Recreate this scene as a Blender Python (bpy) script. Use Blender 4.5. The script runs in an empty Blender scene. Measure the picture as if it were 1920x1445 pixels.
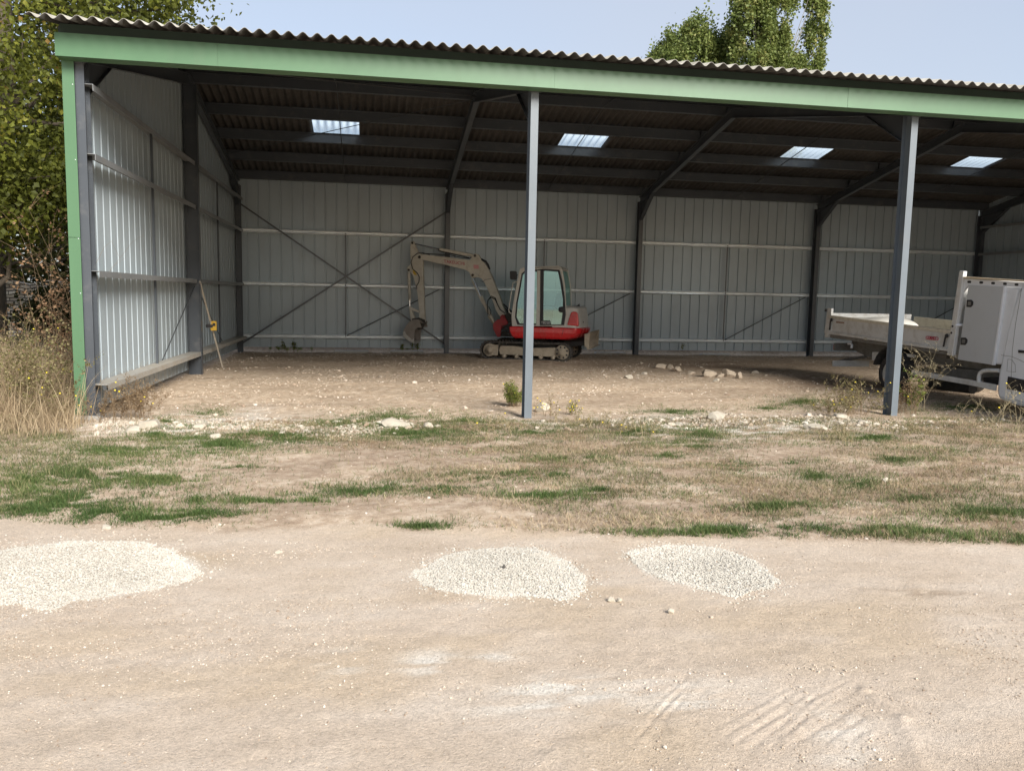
import bpy, bmesh, math, random
import numpy as np
from mathutils import Vector, Matrix
random.seed(7); RNG = np.random.default_rng(11)
SC = bpy.context.scene; COL = SC.collection
V3 = lambda *a: np.array(a, dtype=float)

# ------------------------------------------------------------------ camera geometry (metres; X along the shed front, Y into the shed)
FOC, PIT, YAW, ROL = 1521.08, 0.1092, 0.1757, 0.0198
CAM = V3(3.314, -10.489, 1.613)
_fw = V3(math.sin(YAW)*math.cos(PIT), math.cos(YAW)*math.cos(PIT), -math.sin(PIT))
_r = V3(math.cos(YAW), -math.sin(YAW), 0); _u = np.cross(_r, _fw)
_R = math.cos(ROL)*_r + math.sin(ROL)*_u; _U = -math.sin(ROL)*_r + math.cos(ROL)*_u
def ray(x, y): return _fw + (x-960)/FOC*_R - (y-722.5)/FOC*_U
def on_plane(x, y, p0, n):                      # where the sight line through a photo pixel meets a real plane
    d = ray(x, y); n = np.asarray(n, float)
    return CAM + d*float((np.asarray(p0)-CAM)@n)/float(d@n)
def gnd(x, y, z=0.0): return on_plane(x, y, (0, 0, z), (0, 0, 1))

# ------------------------------------------------------------------ noise (numpy)
def _h(ix, iy, s):
    n = (ix.astype(np.int64)*374761393 + iy.astype(np.int64)*668265263 + s*982451653) & 0x7fffffff
    n = ((n ^ (n >> 13))*1274126177) & 0x7fffffff
    return ((n ^ (n >> 16)) & 0xffff)/65535.0
def vnoise(x, y, s=0):
    x = np.asarray(x, float); y = np.asarray(y, float)
    ix = np.floor(x); iy = np.floor(y); fx = x-ix; fy = y-iy
    fx = fx*fx*(3-2*fx); fy = fy*fy*(3-2*fy)
    a = _h(ix, iy, s); b = _h(ix+1, iy, s); c = _h(ix, iy+1, s); d = _h(ix+1, iy+1, s)
    return (a*(1-fx)+b*fx)*(1-fy)+(c*(1-fx)+d*fx)*fy
def fbm(x, y, s=0, o=4):
    t = 0; a = .5; k = 1.0; w = 0
    for i in range(o):
        t = t + a*vnoise(np.asarray(x)*k+17.3*i, np.asarray(y)*k-9.1*i, s+i); w += a; a *= .5; k *= 2.03
    return t/w
def sst(a, b, x):
    t = np.clip((np.asarray(x, float)-a)/(b-a), 0, 1); return t*t*(3-2*t)

# ------------------------------------------------------------------ materials
def new_mat(name):
    m = bpy.data.materials.new(name); m.use_nodes = True
    nt = m.node_tree; nt.nodes.clear()
    out = nt.nodes.new('ShaderNodeOutputMaterial'); b = nt.nodes.new('ShaderNodeBsdfPrincipled')
    nt.links.new(b.outputs[0], out.inputs[0]); return m, nt, b, out
def N(nt, t, **kw):
    n = nt.nodes.new(t)
    for k, v in kw.items():
        if k in n.inputs.keys(): n.inputs[k].default_value = v
        else: setattr(n, k, v)
    return n
def mixc(nt, fac, a, b, mode='MIX'):
    n = nt.nodes.new('ShaderNodeMix'); n.data_type = 'RGBA'; n.blend_type = mode
    for s, v in ((n.inputs[0], fac), (n.inputs[6], a), (n.inputs[7], b)):
        if hasattr(v, 'links'): nt.links.new(v, s)
        elif isinstance(v, (int, float)): s.default_value = v
        else: s.default_value = (*v[:3], 1)
    return n.outputs[2]
def ramp(nt, src, stops):
    n = nt.nodes.new('ShaderNodeValToRGB'); e = n.color_ramp.elements
    while len(e) < len(stops): e.new(.5)
    for el, (p, c) in zip(e, stops):
        el.position = p; el.color = (*c, 1) if not isinstance(c, (int, float)) else (c, c, c, 1)
    nt.links.new(src, n.inputs[0]); return n.outputs[0]
def noise_out(nt, scale, detail=4, rough=.55, vec=None, dist=0):
    n = N(nt, 'ShaderNodeTexNoise'); n.inputs['Scale'].default_value = scale; n.inputs['Detail'].default_value = detail
    n.inputs['Roughness'].default_value = rough; n.inputs['Distortion'].default_value = dist
    if vec is not None: nt.links.new(vec, n.inputs['Vector'])
    return n.outputs['Fac']
def objvec(nt, scale=(1, 1, 1)):
    tc = nt.nodes.new('ShaderNodeTexCoord'); mp = nt.nodes.new('ShaderNodeMapping'); mp.inputs['Scale'].default_value = scale
    nt.links.new(tc.outputs['Object'], mp.inputs[0]); return mp.outputs[0]
def mat(name, col, rough=.5, metal=0, dirt=None, dirt_amt=.5, dscale=3, var=.12, bump=0, bscale=40, stretch=(1, 1, 1), spec=.5, coat=0):
    m, nt, b, _ = new_mat(name); v = objvec(nt, stretch)
    n1 = noise_out(nt, dscale, 5, .6, v)
    lo = tuple(c*(1-var) for c in col); hi = tuple(min(1, c*(1+var)) for c in col)
    c = ramp(nt, n1, [(.3, lo), (.7, hi)])
    if dirt:
        n2 = noise_out(nt, dscale*2.7, 8, .7, v, .4)
        f = ramp(nt, n2, [(.62-.35*dirt_amt, 0.0), (.80-.2*dirt_amt, min(1, dirt_amt*1.3))])
        c = mixc(nt, f, c, dirt)
        rr = nt.nodes.new('ShaderNodeMapRange'); rr.inputs[3].default_value = rough; rr.inputs[4].default_value = min(1, rough+.35)
        nt.links.new(f, rr.inputs[0]); nt.links.new(rr.outputs[0], b.inputs['Roughness'])
    else: b.inputs['Roughness'].default_value = rough
    nt.links.new(c, b.inputs['Base Color']); b.inputs['Metallic'].default_value = metal
    b.inputs['Specular IOR Level'].default_value = spec; b.inputs['Coat Weight'].default_value = coat
    if bump:
        bp = N(nt, 'ShaderNodeBump', Strength=bump, Distance=.01); nt.links.new(noise_out(nt, bscale, 6, .65, v), bp.inputs['Height'])
        nt.links.new(bp.outputs[0], b.inputs['Normal'])
    return m
def tint_mat(name, stops, rough=.6, trans=.3, bumpy=False):
    """foliage / stones: colour from a per-piece random number"""
    m, nt, b, out = new_mat(name)
    at = N(nt, 'ShaderNodeAttribute', attribute_name='tint'); c = ramp(nt, at.outputs['Fac'], stops)
    n = noise_out(nt, 1.2, 3, .5, objvec(nt)); c = mixc(nt, .5, c, ramp(nt, n, [(.3, .55), (.7, 1.0)]), 'MULTIPLY')
    nt.links.new(c, b.inputs['Base Color']); b.inputs['Roughness'].default_value = rough; b.inputs['Specular IOR Level'].default_value = .3
    if trans:
        t = N(nt, 'ShaderNodeBsdfTranslucent'); nt.links.new(c, t.inputs[0]); mx = N(nt, 'ShaderNodeMixShader'); mx.inputs[0].default_value = trans
        nt.links.new(b.outputs[0], mx.inputs[1]); nt.links.new(t.outputs[0], mx.inputs[2]); nt.links.new(mx.outputs[0], out.inputs[0])
    if bumpy:
        bp = N(nt, 'ShaderNodeBump', Strength=.5, Distance=.01); nt.links.new(noise_out(nt, 60, 5, .6, objvec(nt)), bp.inputs['Height']); nt.links.new(bp.outputs[0], b.inputs['Normal'])
    return m
def glass_mat(name, tint, refl=.4, alpha=.35, dust=.12):
    m, nt, b, out = new_mat(name); nt.nodes.remove(b)
    tr = N(nt, 'ShaderNodeBsdfTransparent', Color=(*tint, 1)); gl = N(nt, 'ShaderNodeBsdfGlossy', Color=(.62, .92, .86, 1), Roughness=.03)
    df = N(nt, 'ShaderNodeBsdfDiffuse', Color=(.45, .55, .52, 1))
    a = N(nt, 'ShaderNodeMixShader'); a.inputs[0].default_value = refl; nt.links.new(tr.outputs[0], a.inputs[1]); nt.links.new(gl.outputs[0], a.inputs[2])
    c = N(nt, 'ShaderNodeMixShader'); nt.links.new(a.outputs[0], c.inputs[1]); nt.links.new(df.outputs[0], c.inputs[2])
    nt.links.new(ramp(nt, noise_out(nt, 3, 5, .6, objvec(nt)), [(.4, dust*.4), (.7, dust*1.6)]), c.inputs[0])
    nt.links.new(c.outputs[0], out.inputs[0]); return m

# ------------------------------------------------------------------ mesh builder
class MB:
    def __init__(s): s.v = []; s.f = []; s.m = []; s.smooth = []
    def add(s, vs, fs, mi=0, sm=False):
        o = len(s.v); s.v += [tuple(map(float, p)) for p in vs]
        for f in fs: s.f.append([o+i for i in f]); s.m.append(mi); s.smooth.append(sm)
        return s
    def prism(s, poly, d, mi=0):
        n = len(poly); poly = [np.asarray(p, float) for p in poly]; d = np.asarray(d, float)
        vs = poly+[p+d for p in poly]
        return s.add(vs, [list(range(n))[::-1], list(range(n, 2*n))]+[[i, (i+1) % n, n+(i+1) % n, n+i] for i in range(n)], mi)
    def ring(s, outer, inner, d, mi=0):
        n = len(outer); P = [np.asarray(p, float) for p in outer]+[np.asarray(p, float) for p in inner]; d = np.asarray(d, float)
        vs = P+[p+d for p in P]; fs = []
        for i in range(n):
            j = (i+1) % n
            fs += [[i, j, n+j, n+i], [2*n+i, 3*n+i, 3*n+j, 2*n+j], [i, 2*n+i, 2*n+j, j], [n+i, n+j, 3*n+j, 3*n+i]]
        return s.add(vs, fs, mi)
    def box(s, x0, x1, y0, y1, z0, z1, mi=0):
        return s.prism([(x0, y0, z0), (x1, y0, z0), (x1, y1, z0), (x0, y1, z0)], (0, 0, z1-z0), mi)
    def bar(s, p, q, w, h, up=(0, 0, 1), mi=0):
        p = np.asarray(p, float); q = np.asarray(q, float); d = q-p; t = d/np.linalg.norm(d)
        a = np.cross(t, np.asarray(up, float)); a /= np.linalg.norm(a); b = np.cross(a, t)
        return s.prism([p-a*w/2-b*h/2, p+a*w/2-b*h/2, p+a*w/2+b*h/2, p-a*w/2+b*h/2], d, mi)
    def ibeam(s, p, q, h, b, up, t=.009, mi=0):
        p = np.asarray(p, float); q = np.asarray(q, float); d = q-p; tt = d/np.linalg.norm(d)
        a = np.cross(tt, np.asarray(up, float)); a /= np.linalg.norm(a); u = np.cross(a, tt)
        H = h/2; B = b/2; T = t; W = t*.35
        prof = [(-B, -H), (B, -H), (B, -H+T), (W, -H+T), (W, H-T), (B, H-T), (B, H), (-B, H), (-B, H-T), (-W, H-T), (-W, -H+T), (-B, -H+T)]
        P = [p+a*x+u*y for x, y in prof]; n = 12; vs = P+[x+d for x in P]
        fs = [[i, (i+1) % n, n+(i+1) % n, n+i] for i in range(n)]
        for o in (0, n): fs += [[o, o+1, o+2, o+11], [o+3, o+4, o+9, o+10], [o+5, o+6, o+7, o+8]]
        return s.add(vs, fs, mi)
    def tube(s, pts, r, n=8, mi=0, cap=True):
        pts = [np.asarray(p, float) for p in pts]; k = len(pts)
        rs = [r]*k if np.isscalar(r) else list(r); vs = []; ref = None
        for i, p in enumerate(pts):
            t = pts[min(i+1, k-1)]-pts[max(i-1, 0)]; t = t/(np.linalg.norm(t)+1e-9)
            if ref is None: ref = V3(0, 0, 1) if abs(t[2]) < .9 else V3(1, 0, 0)
            a = np.cross(t, ref); a /= np.linalg.norm(a)+1e-9; b = np.cross(a, t); ref = b
            for j in range(n):
                an = 2*math.pi*j/n; vs.append(p+rs[i]*(math.cos(an)*a+math.sin(an)*b))
        fs = [[i*n+j, i*n+(j+1) % n, (i+1)*n+(j+1) % n, (i+1)*n+j] for i in range(k-1) for j in range(n)]
        s.add(vs, fs, mi, True)
        if cap: s.add([vs[j] for j in range(n)], [list(range(n))], mi); s.add([vs[(k-1)*n+j] for j in range(n)], [list(range(n))], mi)
        return s
    def lathe(s, c, ax, prof, n=28, mi=0, mis=None):
        """prof: (distance along ax, radius)"""
        c = np.asarray(c, float); ax = np.asarray(ax, float); ax /= np.linalg.norm(ax)
        a = np.cross(ax, (0, 0, 1) if abs(ax[2]) < .9 else (1, 0, 0)); a /= np.linalg.norm(a); b = np.cross(ax, a)
        vs = []
        for h, r in prof:
            for j in range(n): an = 2*math.pi*j/n; vs.append(c+ax*h+max(r, 1e-4)*(math.cos(an)*a+math.sin(an)*b))
        for i in range(len(prof)-1):
            m = mis[i] if mis else mi
            s.add([], [], m)
        o = len(s.v); s.v += [tuple(p) for p in vs]
        for i in range(len(prof)-1):
            for j in range(n):
                s.f.append([o+i*n+j, o+i*n+(j+1) % n, o+(i+1)*n+(j+1) % n, o+(i+1)*n+j]); s.m.append(mis[i] if mis else mi); s.smooth.append(True)
        return s
    def build(s, name, mats, parent=None, bevel=0, label=None, solid=0, auto=True):
        me = bpy.data.meshes.new(name); o = bpy.data.objects.new(name, me); COL.objects.link(o)
        off = V3(0, 0, 0)
        if parent is not None:
            o.parent = parent; q = parent
            while q is not None: off = off+np.array(q.location); q = q.parent
            loc = V3(0, 0, 0)
        vs = [tuple(np.array(v)-off) for v in s.v]
        me.from_pydata(vs, [], s.f); mats = mats if isinstance(mats, (list, tuple)) else [mats]
        for m in mats: me.materials.append(m)
        me.polygons.foreach_set('material_index', s.m); me.polygons.foreach_set('use_smooth', s.smooth)
        bm = bmesh.new(); bm.from_mesh(me); bmesh.ops.recalc_face_normals(bm, faces=bm.faces); bm.to_mesh(me); bm.free(); me.update()
        if bevel:
            b = o.modifiers.new('bevel', 'BEVEL'); b.width = bevel; b.segments = 2; b.limit_method = 'ANGLE'; b.angle_limit = .6; b.harden_normals = False
        if solid:
            b = o.modifiers.new('thick', 'SOLIDIFY'); b.thickness = solid; b.offset = 0
        if label: o['label'] = label
        return o
def big(name, verts, faces, m, parent=None, tint=None, smooth=False):
    """large mesh from numpy arrays, all faces with the same corner count"""
    me = bpy.data.meshes.new(name); nv = len(verts); nf, k = faces.shape
    off = V3(0, 0, 0) if parent is None else np.array(parent.location)
    me.vertices.add(nv); me.vertices.foreach_set('co', (verts-off).astype(np.float32).ravel())
    me.loops.add(nf*k); me.loops.foreach_set('vertex_index', faces.astype(np.int32).ravel())
    me.polygons.add(nf); me.polygons.foreach_set('loop_start', np.arange(0, nf*k, k, dtype=np.int32)); me.polygons.foreach_set('loop_total', np.full(nf, k, dtype=np.int32))
    me.polygons.foreach_set('use_smooth', np.full(nf, smooth)); me.update(calc_edges=True); me.validate()
    if tint is not None:
        a = me.attributes.new('tint', 'FLOAT', 'POINT'); a.data.foreach_set('value', tint.astype(np.float32))
    me.materials.append(m); o = bpy.data.objects.new(name, me); COL.objects.link(o)
    if parent is not None: o.parent = parent
    return o
def tag(o, label=None, cat=None, group=None, kind=None):
    if label: o['label'] = label
    if cat: o['category'] = cat
    if group: o['group'] = group
    if kind: o['kind'] = kind
    return o
def thing(name, label, cat, loc=(0, 0, 0), group=None):
    o = bpy.data.objects.new(name, None); COL.objects.link(o); o.location = tuple(map(float, loc)); o.empty_display_size = .3
    return tag(o, label, cat, group)
def text_part(name, body, m, parent, p_left, p_right, height_dir, size, out, label=None):
    """lettering laid on a surface: baseline from p_left towards p_right"""
    cu = bpy.data.curves.new(name, 'FONT'); cu.body = body; cu.size = 1; cu.extrude = .004; cu.resolution_u = 3
    tmp = bpy.data.objects.new(name+'_tmp', cu); COL.objects.link(tmp)
    dg = bpy.context.evaluated_depsgraph_get(); me = bpy.data.meshes.new_from_object(tmp.evaluated_get(dg)); bpy.data.objects.remove(tmp)
    xs = [v.co.x for v in me.vertices]; ys = [v.co.y for v in me.vertices]; w = max(xs)-min(xs); h = max(ys)-min(ys)
    e = np.asarray(p_right)-np.asarray(p_left); u = np.asarray(height_dir, float); u = u/np.linalg.norm(u); n = np.asarray(out, float)
    off = np.array(parent.location); q = parent.parent
    while q is not None: off = off+np.array(q.location); q = q.parent
    for v in me.vertices:
        P = np.asarray(p_left)+e*((v.co.x-min(xs))/w)+u*size*((v.co.y-min(ys))/h)+n*(v.co.z*1.0+.002)-off
        v.co = P
    me.materials.clear(); me.materials.append(m); me.name = name
    o = bpy.data.objects.new(name, me); COL.objects.link(o); o.parent = parent
    if label: o['label'] = label
    return o

# ------------------------------------------------------------------ camera, sky, sun
cd = bpy.data.cameras.new('camera'); cam = bpy.data.objects.new('camera', cd); COL.objects.link(cam)
cd.sensor_width = 36; cd.lens = 36*FOC/1920; cd.clip_end = 3000; cd.clip_start = .05
M = Matrix(((_R[0], _U[0], -_fw[0], CAM[0]), (_R[1], _U[1], -_fw[1], CAM[1]), (_R[2], _U[2], -_fw[2], CAM[2]), (0, 0, 0, 1)))
cam.matrix_world = M; SC.camera = cam
SUN_AZ, SUN_EL = math.radians(158), math.radians(31)
w = bpy.data.worlds.new('World'); SC.world = w; w.use_nodes = True; nt = w.node_tree; nt.nodes.clear()
sky = nt.nodes.new('ShaderNodeTexSky'); sky.sky_type = 'NISHITA'; sky.sun_disc = False; sky.sun_elevation = SUN_EL; sky.sun_rotation = SUN_AZ
sky.air_density = 1.0; sky.dust_density = 1.6; sky.ozone_density = 1.0; sky.altitude = 100
tc = nt.nodes.new('ShaderNodeTexCoord')
veil = ramp(nt, noise_out(nt, 1.1, 4, .5, tc.outputs['Generated']), [(.3, .45), (.7, .75)])     # thin high cloud
skc = mixc(nt, veil, sky.outputs[0], (3.0, 3.2, 3.65))
bg = nt.nodes.new('ShaderNodeBackground'); bg.inputs[1].default_value = .092; nt.links.new(skc, bg.inputs[0])
wo = nt.nodes.new('ShaderNodeOutputWorld'); nt.links.new(bg.outputs[0], wo.inputs[0])
sl = bpy.data.lights.new('sun', 'SUN'); sl.energy = 3.0; sl.angle = math.radians(28); sl.color = (1, .955, .89)
so = bpy.data.objects.new('sun', sl); COL.objects.link(so)
sd = Vector((math.sin(SUN_AZ)*math.cos(SUN_EL), math.cos(SUN_AZ)*math.cos(SUN_EL), math.sin(SUN_EL)))
so.rotation_euler = (-sd).to_track_quat('-Z', 'Y').to_euler()
SC.view_settings.view_transform = 'Standard'; SC.view_settings.look = 'None'; SC.view_settings.exposure = EXPO = 1.25; SC.view_settings.gamma = 1

# ------------------------------------------------------------------ ground
EDGE_X = [-60, -6, .76, 1.5, 2.4, 3.13, 4.2, 5.27, 6.4, 7.68, 12, 60]
EDGE_Y = [-3.9, -4.0, -4.39, -4.75, -4.95, -4.85, -5.15, -5.35, -5.62, -5.8, -6.1, -6.4]
def edge(x): return np.interp(x, EDGE_X, EDGE_Y)+.16*(fbm(np.asarray(x)*1.6, np.asarray(x)*0+3, 5)-.5)+.12*(vnoise(np.asarray(x)*5, 1.5+0*np.asarray(x), 6)-.5)
def H(x, y):
    x = np.asarray(x, float); y = np.asarray(y, float)
    h = .05*(fbm(x*.35, y*.35, 1)-.5)
    road = sst(.15, -.25, y-edge(x))
    h = h+(1-road)*(.035*(fbm(x*2.2, y*2.2, 2)-.5)+.015)
    ins = sst(-.2, .8, y)*sst(13, 11, y)*sst(-.5, .2, x)
    h = h+ins*(.055*(fbm(x*1.3, y*1.9, 3, 5)-.45)+.022*(fbm(x*4.5, y*6.5, 33, 3)-.5))
    h = h+.03*np.exp(-((y+.55)/.35)**2)*sst(-.5, .2, x)*fbm(x*2, y*4, 8)
    h = h+.05*np.exp(-((x-7.2)/2.2)**2-((y-9.6)/1.3)**2)
    h = h+sst(0, -2.5, x)*sst(-3.5, 1, y)*sst(30, 12, y)*.25+.2*sst(12.05, 12.7, y)*sst(30, 20, y)*sst(-1, 0, x)
    far = sst(25, 90, np.hypot(x-5, y))
    return h*(1-far)-.001
TRK = []
_tr = [((1285, 1270), (1200, 1345)), ((1300, 1276), (1218, 1350)), ((1316, 1268), (1244, 1352)), ((1270, 1300), (1180, 1400))]
_tr += [((1595+i*9, 1275+i*22), (1400+i*22, 1372+i*26)) for i in range(7)]
_tr += [((1480+i*16, 1290+i*6), (1330+i*22, 1372+i*13)) for i in range(5)] + [((1010+i*14, 1395), (960+i*14, 1440)) for i in range(3)]
for a, b in _tr: TRK.append((gnd(*a)[:2], gnd(*b)[:2]))
def tracks(x, y):
    h = np.zeros_like(x)
    for a, b in TRK:
        d = b-a; L = np.hypot(*d); t = ((x-a[0])*d[0]+(y-a[1])*d[1])/L/L; e = (x-a[0])*(-d[1]/L)+(y-a[1])*(d[0]/L)+.01*(vnoise(x*9, y*9, 4)-.5)
        k = sst(-.05, .1, t)*sst(1.05, .9, t)
        h -= .0024*k*np.exp(-(e/.008)**2)*(.5+vnoise(x*40, y*40, 12))
        h += .0013*k*np.exp(-((e-.022)/.012)**2)*(.4+vnoise(x*30, y*30, 14))
    # berm thrown up by the tyre
    P = [gnd(*q)[:2] for q in ((1560, 1262), (1625, 1300), (1690, 1350), (1730, 1445))]
    for a, b in zip(P[:-1], P[1:]):
        d = b-a; L = np.hypot(*d); t = np.clip(((x-a[0])*d[0]+(y-a[1])*d[1])/L/L, 0, 1); e = np.hypot(x-a[0]-t*d[0], y-a[1]-t*d[1])
        h += .006*np.exp(-(e/.03)**2)*(.4+vnoise(x*30, y*30, 9))
    return h
def axis(segs):
    out = []
    for a, b, st in segs: out.append(np.arange(a, b-1e-6, st))
    out.append(np.array([segs[-1][1]])); return np.concatenate(out)
gx = axis([(-400, -60, 20), (-60, -12, 3), (-12, -4, .4), (-4, 1.9, .06), (1.9, 3.9, .022), (3.9, 5.8, .0085), (5.8, 9, .045), (9, 15, .08), (15, 26, .3), (26, 60, 3), (60, 400, 20)])
gy = axis([(-60, -14, 2), (-14, -9, .2), (-9, -8.3, .06), (-8.3, -7.9, .022), (-7.9, -7.0, .0085), (-7.0, -6.2, .02), (-6.2, -.2, .045), (-.2, 6, .08), (6, 14, .1), (14, 40, .6), (40, 80, 4), (80, 600, 30)])
GX, GY = np.meshgrid(gx, gy); sh = GX.shape
GZ = H(GX, GY)
loc_ = (GX > 2.5) & (GX < 6.2) & (GY > -8.6) & (GY < -6.4)
GZ[loc_] += tracks(GX[loc_], GY[loc_])
rd = sst(.1, -.1, GY-edge(GX))
GZ += rd*.006*(vnoise(GX*14, GY*14, 21)-.5)*sst(-3, -4, GY)
rd = rd*(GY > -30)
# colour zones of the soil, plus painted shade behind the rear wall
chalk = np.zeros(sh)
def blob(px, py, rx, ry, amt=1.0, s=0):
    c = gnd(px, py); a = gnd(px+rx, py); b = gnd(px, py-ry); RX = abs(a[0]-c[0]); RY = abs(b[1]-c[1])
    d = ((GX-c[0])/RX)**2+((GY-c[1])/RY)**2
    n = fbm(GX*4+s, GY*14, 31+s, 4)
    return amt*np.exp(-d)*sst(.40, .62, n)
for a in ((815, 1240, 60, 22, 1.2, 1), (930, 1228, 40, 10, .8, 2), (1060, 1290, 110, 22, 1.0, 3), (1000, 1320, 90, 14, .9, 4), (1290, 1310, 60, 20, .7, 5), (1180, 1300, 260, 35, .5, 6), (1560, 1360, 60, 30, .9, 7), (640, 1240, 40, 25, .7, 8), (1590, 1420, 80, 20, .5, 9), (480, 770, 30, 12, .8, 10), (400, 800, 210, 20, 1.2, 11), (1350, 800, 210, 20, 1.3, 12), (1560, 790, 60, 14, .9, 13), (980, 790, 70, 10, .7, 14)): chalk = chalk+blob(*a)
damp_shade = sst(5.5, 10.5, GY)*sst(14, 12.5, GY)*.35*sst(.3, .7, fbm(GX*.8, GY*1.2, 41))+.35*sst(.52, .75, fbm(GX*.7, GY*1.6, 42))*sst(.2, 1.5, GY)*sst(14, 12, GY)
damp_shade = damp_shade+.8*np.exp(-((GX-11.2)/2.2)**2-((GY-8.2)/1.5)**2)+.9*np.exp(-((GX-12.2)/1.1)**2-((GY-4.3)/.9)**2)
oil = gnd(1740, 1115); damp_shade = damp_shade+rd*.6*np.exp(-((GX-oil[0])/.35)**2-((GY-oil[1]+.22*(GX-oil[0]))/.07)**2)*sst(.35, .6, fbm(GX*9, GY*20, 44))
brown = rd*sst(.55, .8, fbm(GX*.9, GY*1.8, 51))*.7
nrm = sst(.3, .7, fbm(GX*.5, GY*1.1, 61))
for _c, _r in (((165, 1076), (.62, .42)), ((940, 1075), (.44, .38)), ((1320, 1066), (.40, .30))):
    _g = gnd(*_c); chalk = chalk+.9*sst(1.1, .75, ((GX-_g[0])/_r[0])**2+((GY-_g[1])/_r[1])**2)
damp_shade = damp_shade+sst(12.0, 12.5, GY); damp_shade = np.clip(damp_shade, 0, 1); chalk = np.clip(chalk, 0, 1)  # ground behind the rear wall darkened: the shed's shade painted into the soil
verge = (1-rd)*sst(.5, -.3, GY)*sst(1.2, 3.2, GX+.4*fbm(GX, GY, 63))*sst(.3, .55, fbm(GX*1.2, GY*2.5, 62))
lefty = sst(.3, -.6, GX)*sst(-4.4, -3.6, GY); verge = np.clip(verge+lefty, 0, 1)
outside = np.clip(sst(12.6, 13.5, GY)+sst(-.8, -2, GX)*sst(-1, 1, GY)+sst(22.5, 24, GX), 0, 1)
vv = np.stack([GX, GY, GZ], -1).reshape(-1, 3); ny, nx = sh
ii = (np.arange(ny-1)[:, None]*nx+np.arange(nx-1)[None]).ravel(); ff = np.stack([ii, ii+1, ii+1+nx, ii+nx], -1)
m, nt, b, _ = new_mat('earth'); at = N(nt, 'ShaderNodeAttribute', attribute_name='zone'); at2 = N(nt, 'ShaderNodeAttribute', attribute_name='zone2')
sp = N(nt, 'ShaderNodeSeparateColor'); nt.links.new(at.outputs[0], sp.inputs[0]); sp2 = N(nt, 'ShaderNodeSeparateColor'); nt.links.new(at2.outputs[0], sp2.inputs[0])
v = objvec(nt); vs_ = objvec(nt, (1, 2.2, 1))
n_big = noise_out(nt, 1.3, 6, .6, vs_); n_mid = noise_out(nt, 9, 6, .65, v); n_fine = noise_out(nt, 70, 6, .7, v); n_gr = noise_out(nt, 260, 3, .6, v)
road_c = ramp(nt, n_big, [(.3, (.51, .41, .31)), (.5, (.585, .48, .375)), (.72, (.64, .545, .445))])
soil_c = ramp(nt, n_mid, [(.28, (.34, .245, .17)), (.5, (.53, .41, .295)), (.70, (.70, .59, .46))])
c = mixc(nt, sp.outputs[0], soil_c, road_c)
c = mixc(nt, sp2.outputs[1], c, (.54, .425, .30))
lit = ramp(nt, n_mid, [(.3, (.29, .205, .14)), (.5, (.42, .315, .225)), (.72, (.56, .45, .34))])
c = mixc(nt, sp2.outputs[0], c, lit)
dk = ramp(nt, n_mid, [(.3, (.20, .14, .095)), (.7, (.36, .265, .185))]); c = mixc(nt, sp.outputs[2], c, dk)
grs = ramp(nt, n_mid, [(.3, (.05, .07, .025)), (.7, (.13, .13, .06))]); c = mixc(nt, sp2.outputs[2], c, grs)
ch = ramp(nt, n_fine, [(.3, (.62, .56, .47)), (.6, (.76, .70, .61))]); c = mixc(nt, sp.outputs[1], c, ch)
# grains
gr = ramp(nt, n_gr, [(.25, .66), (.5, 1.0), (.8, 1.2)]); c = mixc(nt, 1.0, c, gr, 'MULTIPLY')
fn = ramp(nt, n_fine, [(.25, .70), (.5, 1.0), (.75, 1.18)]); c = mixc(nt, 1.0, c, fn, 'MULTIPLY')
vo = N(nt, 'ShaderNodeTexVoronoi', Scale=75.0); nt.links.new(v, vo.inputs['Vector'])
stn = ramp(nt, vo.outputs['Distance'], [(.16, 1.0), (.26, 0.0)])
vo2 = N(nt, 'ShaderNodeTexVoronoi', Scale=75.0); nt.links.new(v, vo2.inputs['Vector'])
sel = ramp(nt, vo2.outputs['Color'], [(.55, 0.0), (.62, 1.0)])
mm = N(nt, 'ShaderNodeMath', operation='MULTIPLY'); nt.links.new(stn, mm.inputs[0]); nt.links.new(sel, mm.inputs[1])
c = mixc(nt, mm.outputs[0], c, (.58, .50, .41))
n_cl = noise_out(nt, 24, 5, .7, v); c = mixc(nt, 1.0, c, ramp(nt, n_cl, [(.28, .86), (.5, 1.0), (.72, 1.07)]), 'MULTIPLY')
nt.links.new(c, b.inputs['Base Color']); b.inputs['Roughness'].default_value = .95; b.inputs['Specular IOR Level'].default_value = .15
hs = N(nt, 'ShaderNodeMath', operation='MULTIPLY_ADD'); nt.links.new(n_fine, hs.inputs[0]); hs.inputs[1].default_value = 1.4; nt.links.new(n_gr, hs.inputs[2])
hs2 = N(nt, 'ShaderNodeMath', operation='MULTIPLY_ADD'); nt.links.new(mm.outputs[0], hs2.inputs[0]); hs2.inputs[1].default_value = .5; nt.links.new(hs.outputs[0], hs2.inputs[2])
bp = N(nt, 'ShaderNodeBump', Strength=.8, Distance=.009); nt.links.new(hs2.outputs[0], bp.inputs['Height']); nt.links.new(bp.outputs[0], b.inputs['Normal'])
EARTH = m
g = big('ground', vv, ff, EARTH, smooth=True); tag(g, kind='structure')
for nm, arrs in (('zone', (rd, chalk, damp_shade)), ('zone2', (verge, brown, outside*.85))):
    a = g.data.attributes.new(nm, 'FLOAT_COLOR', 'POINT'); cc = np.ones((len(vv), 4), np.float32)
    for k in range(3): cc[:, k] = arrs[k].ravel()
    a.data.foreach_set('color', cc.ravel())
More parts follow.
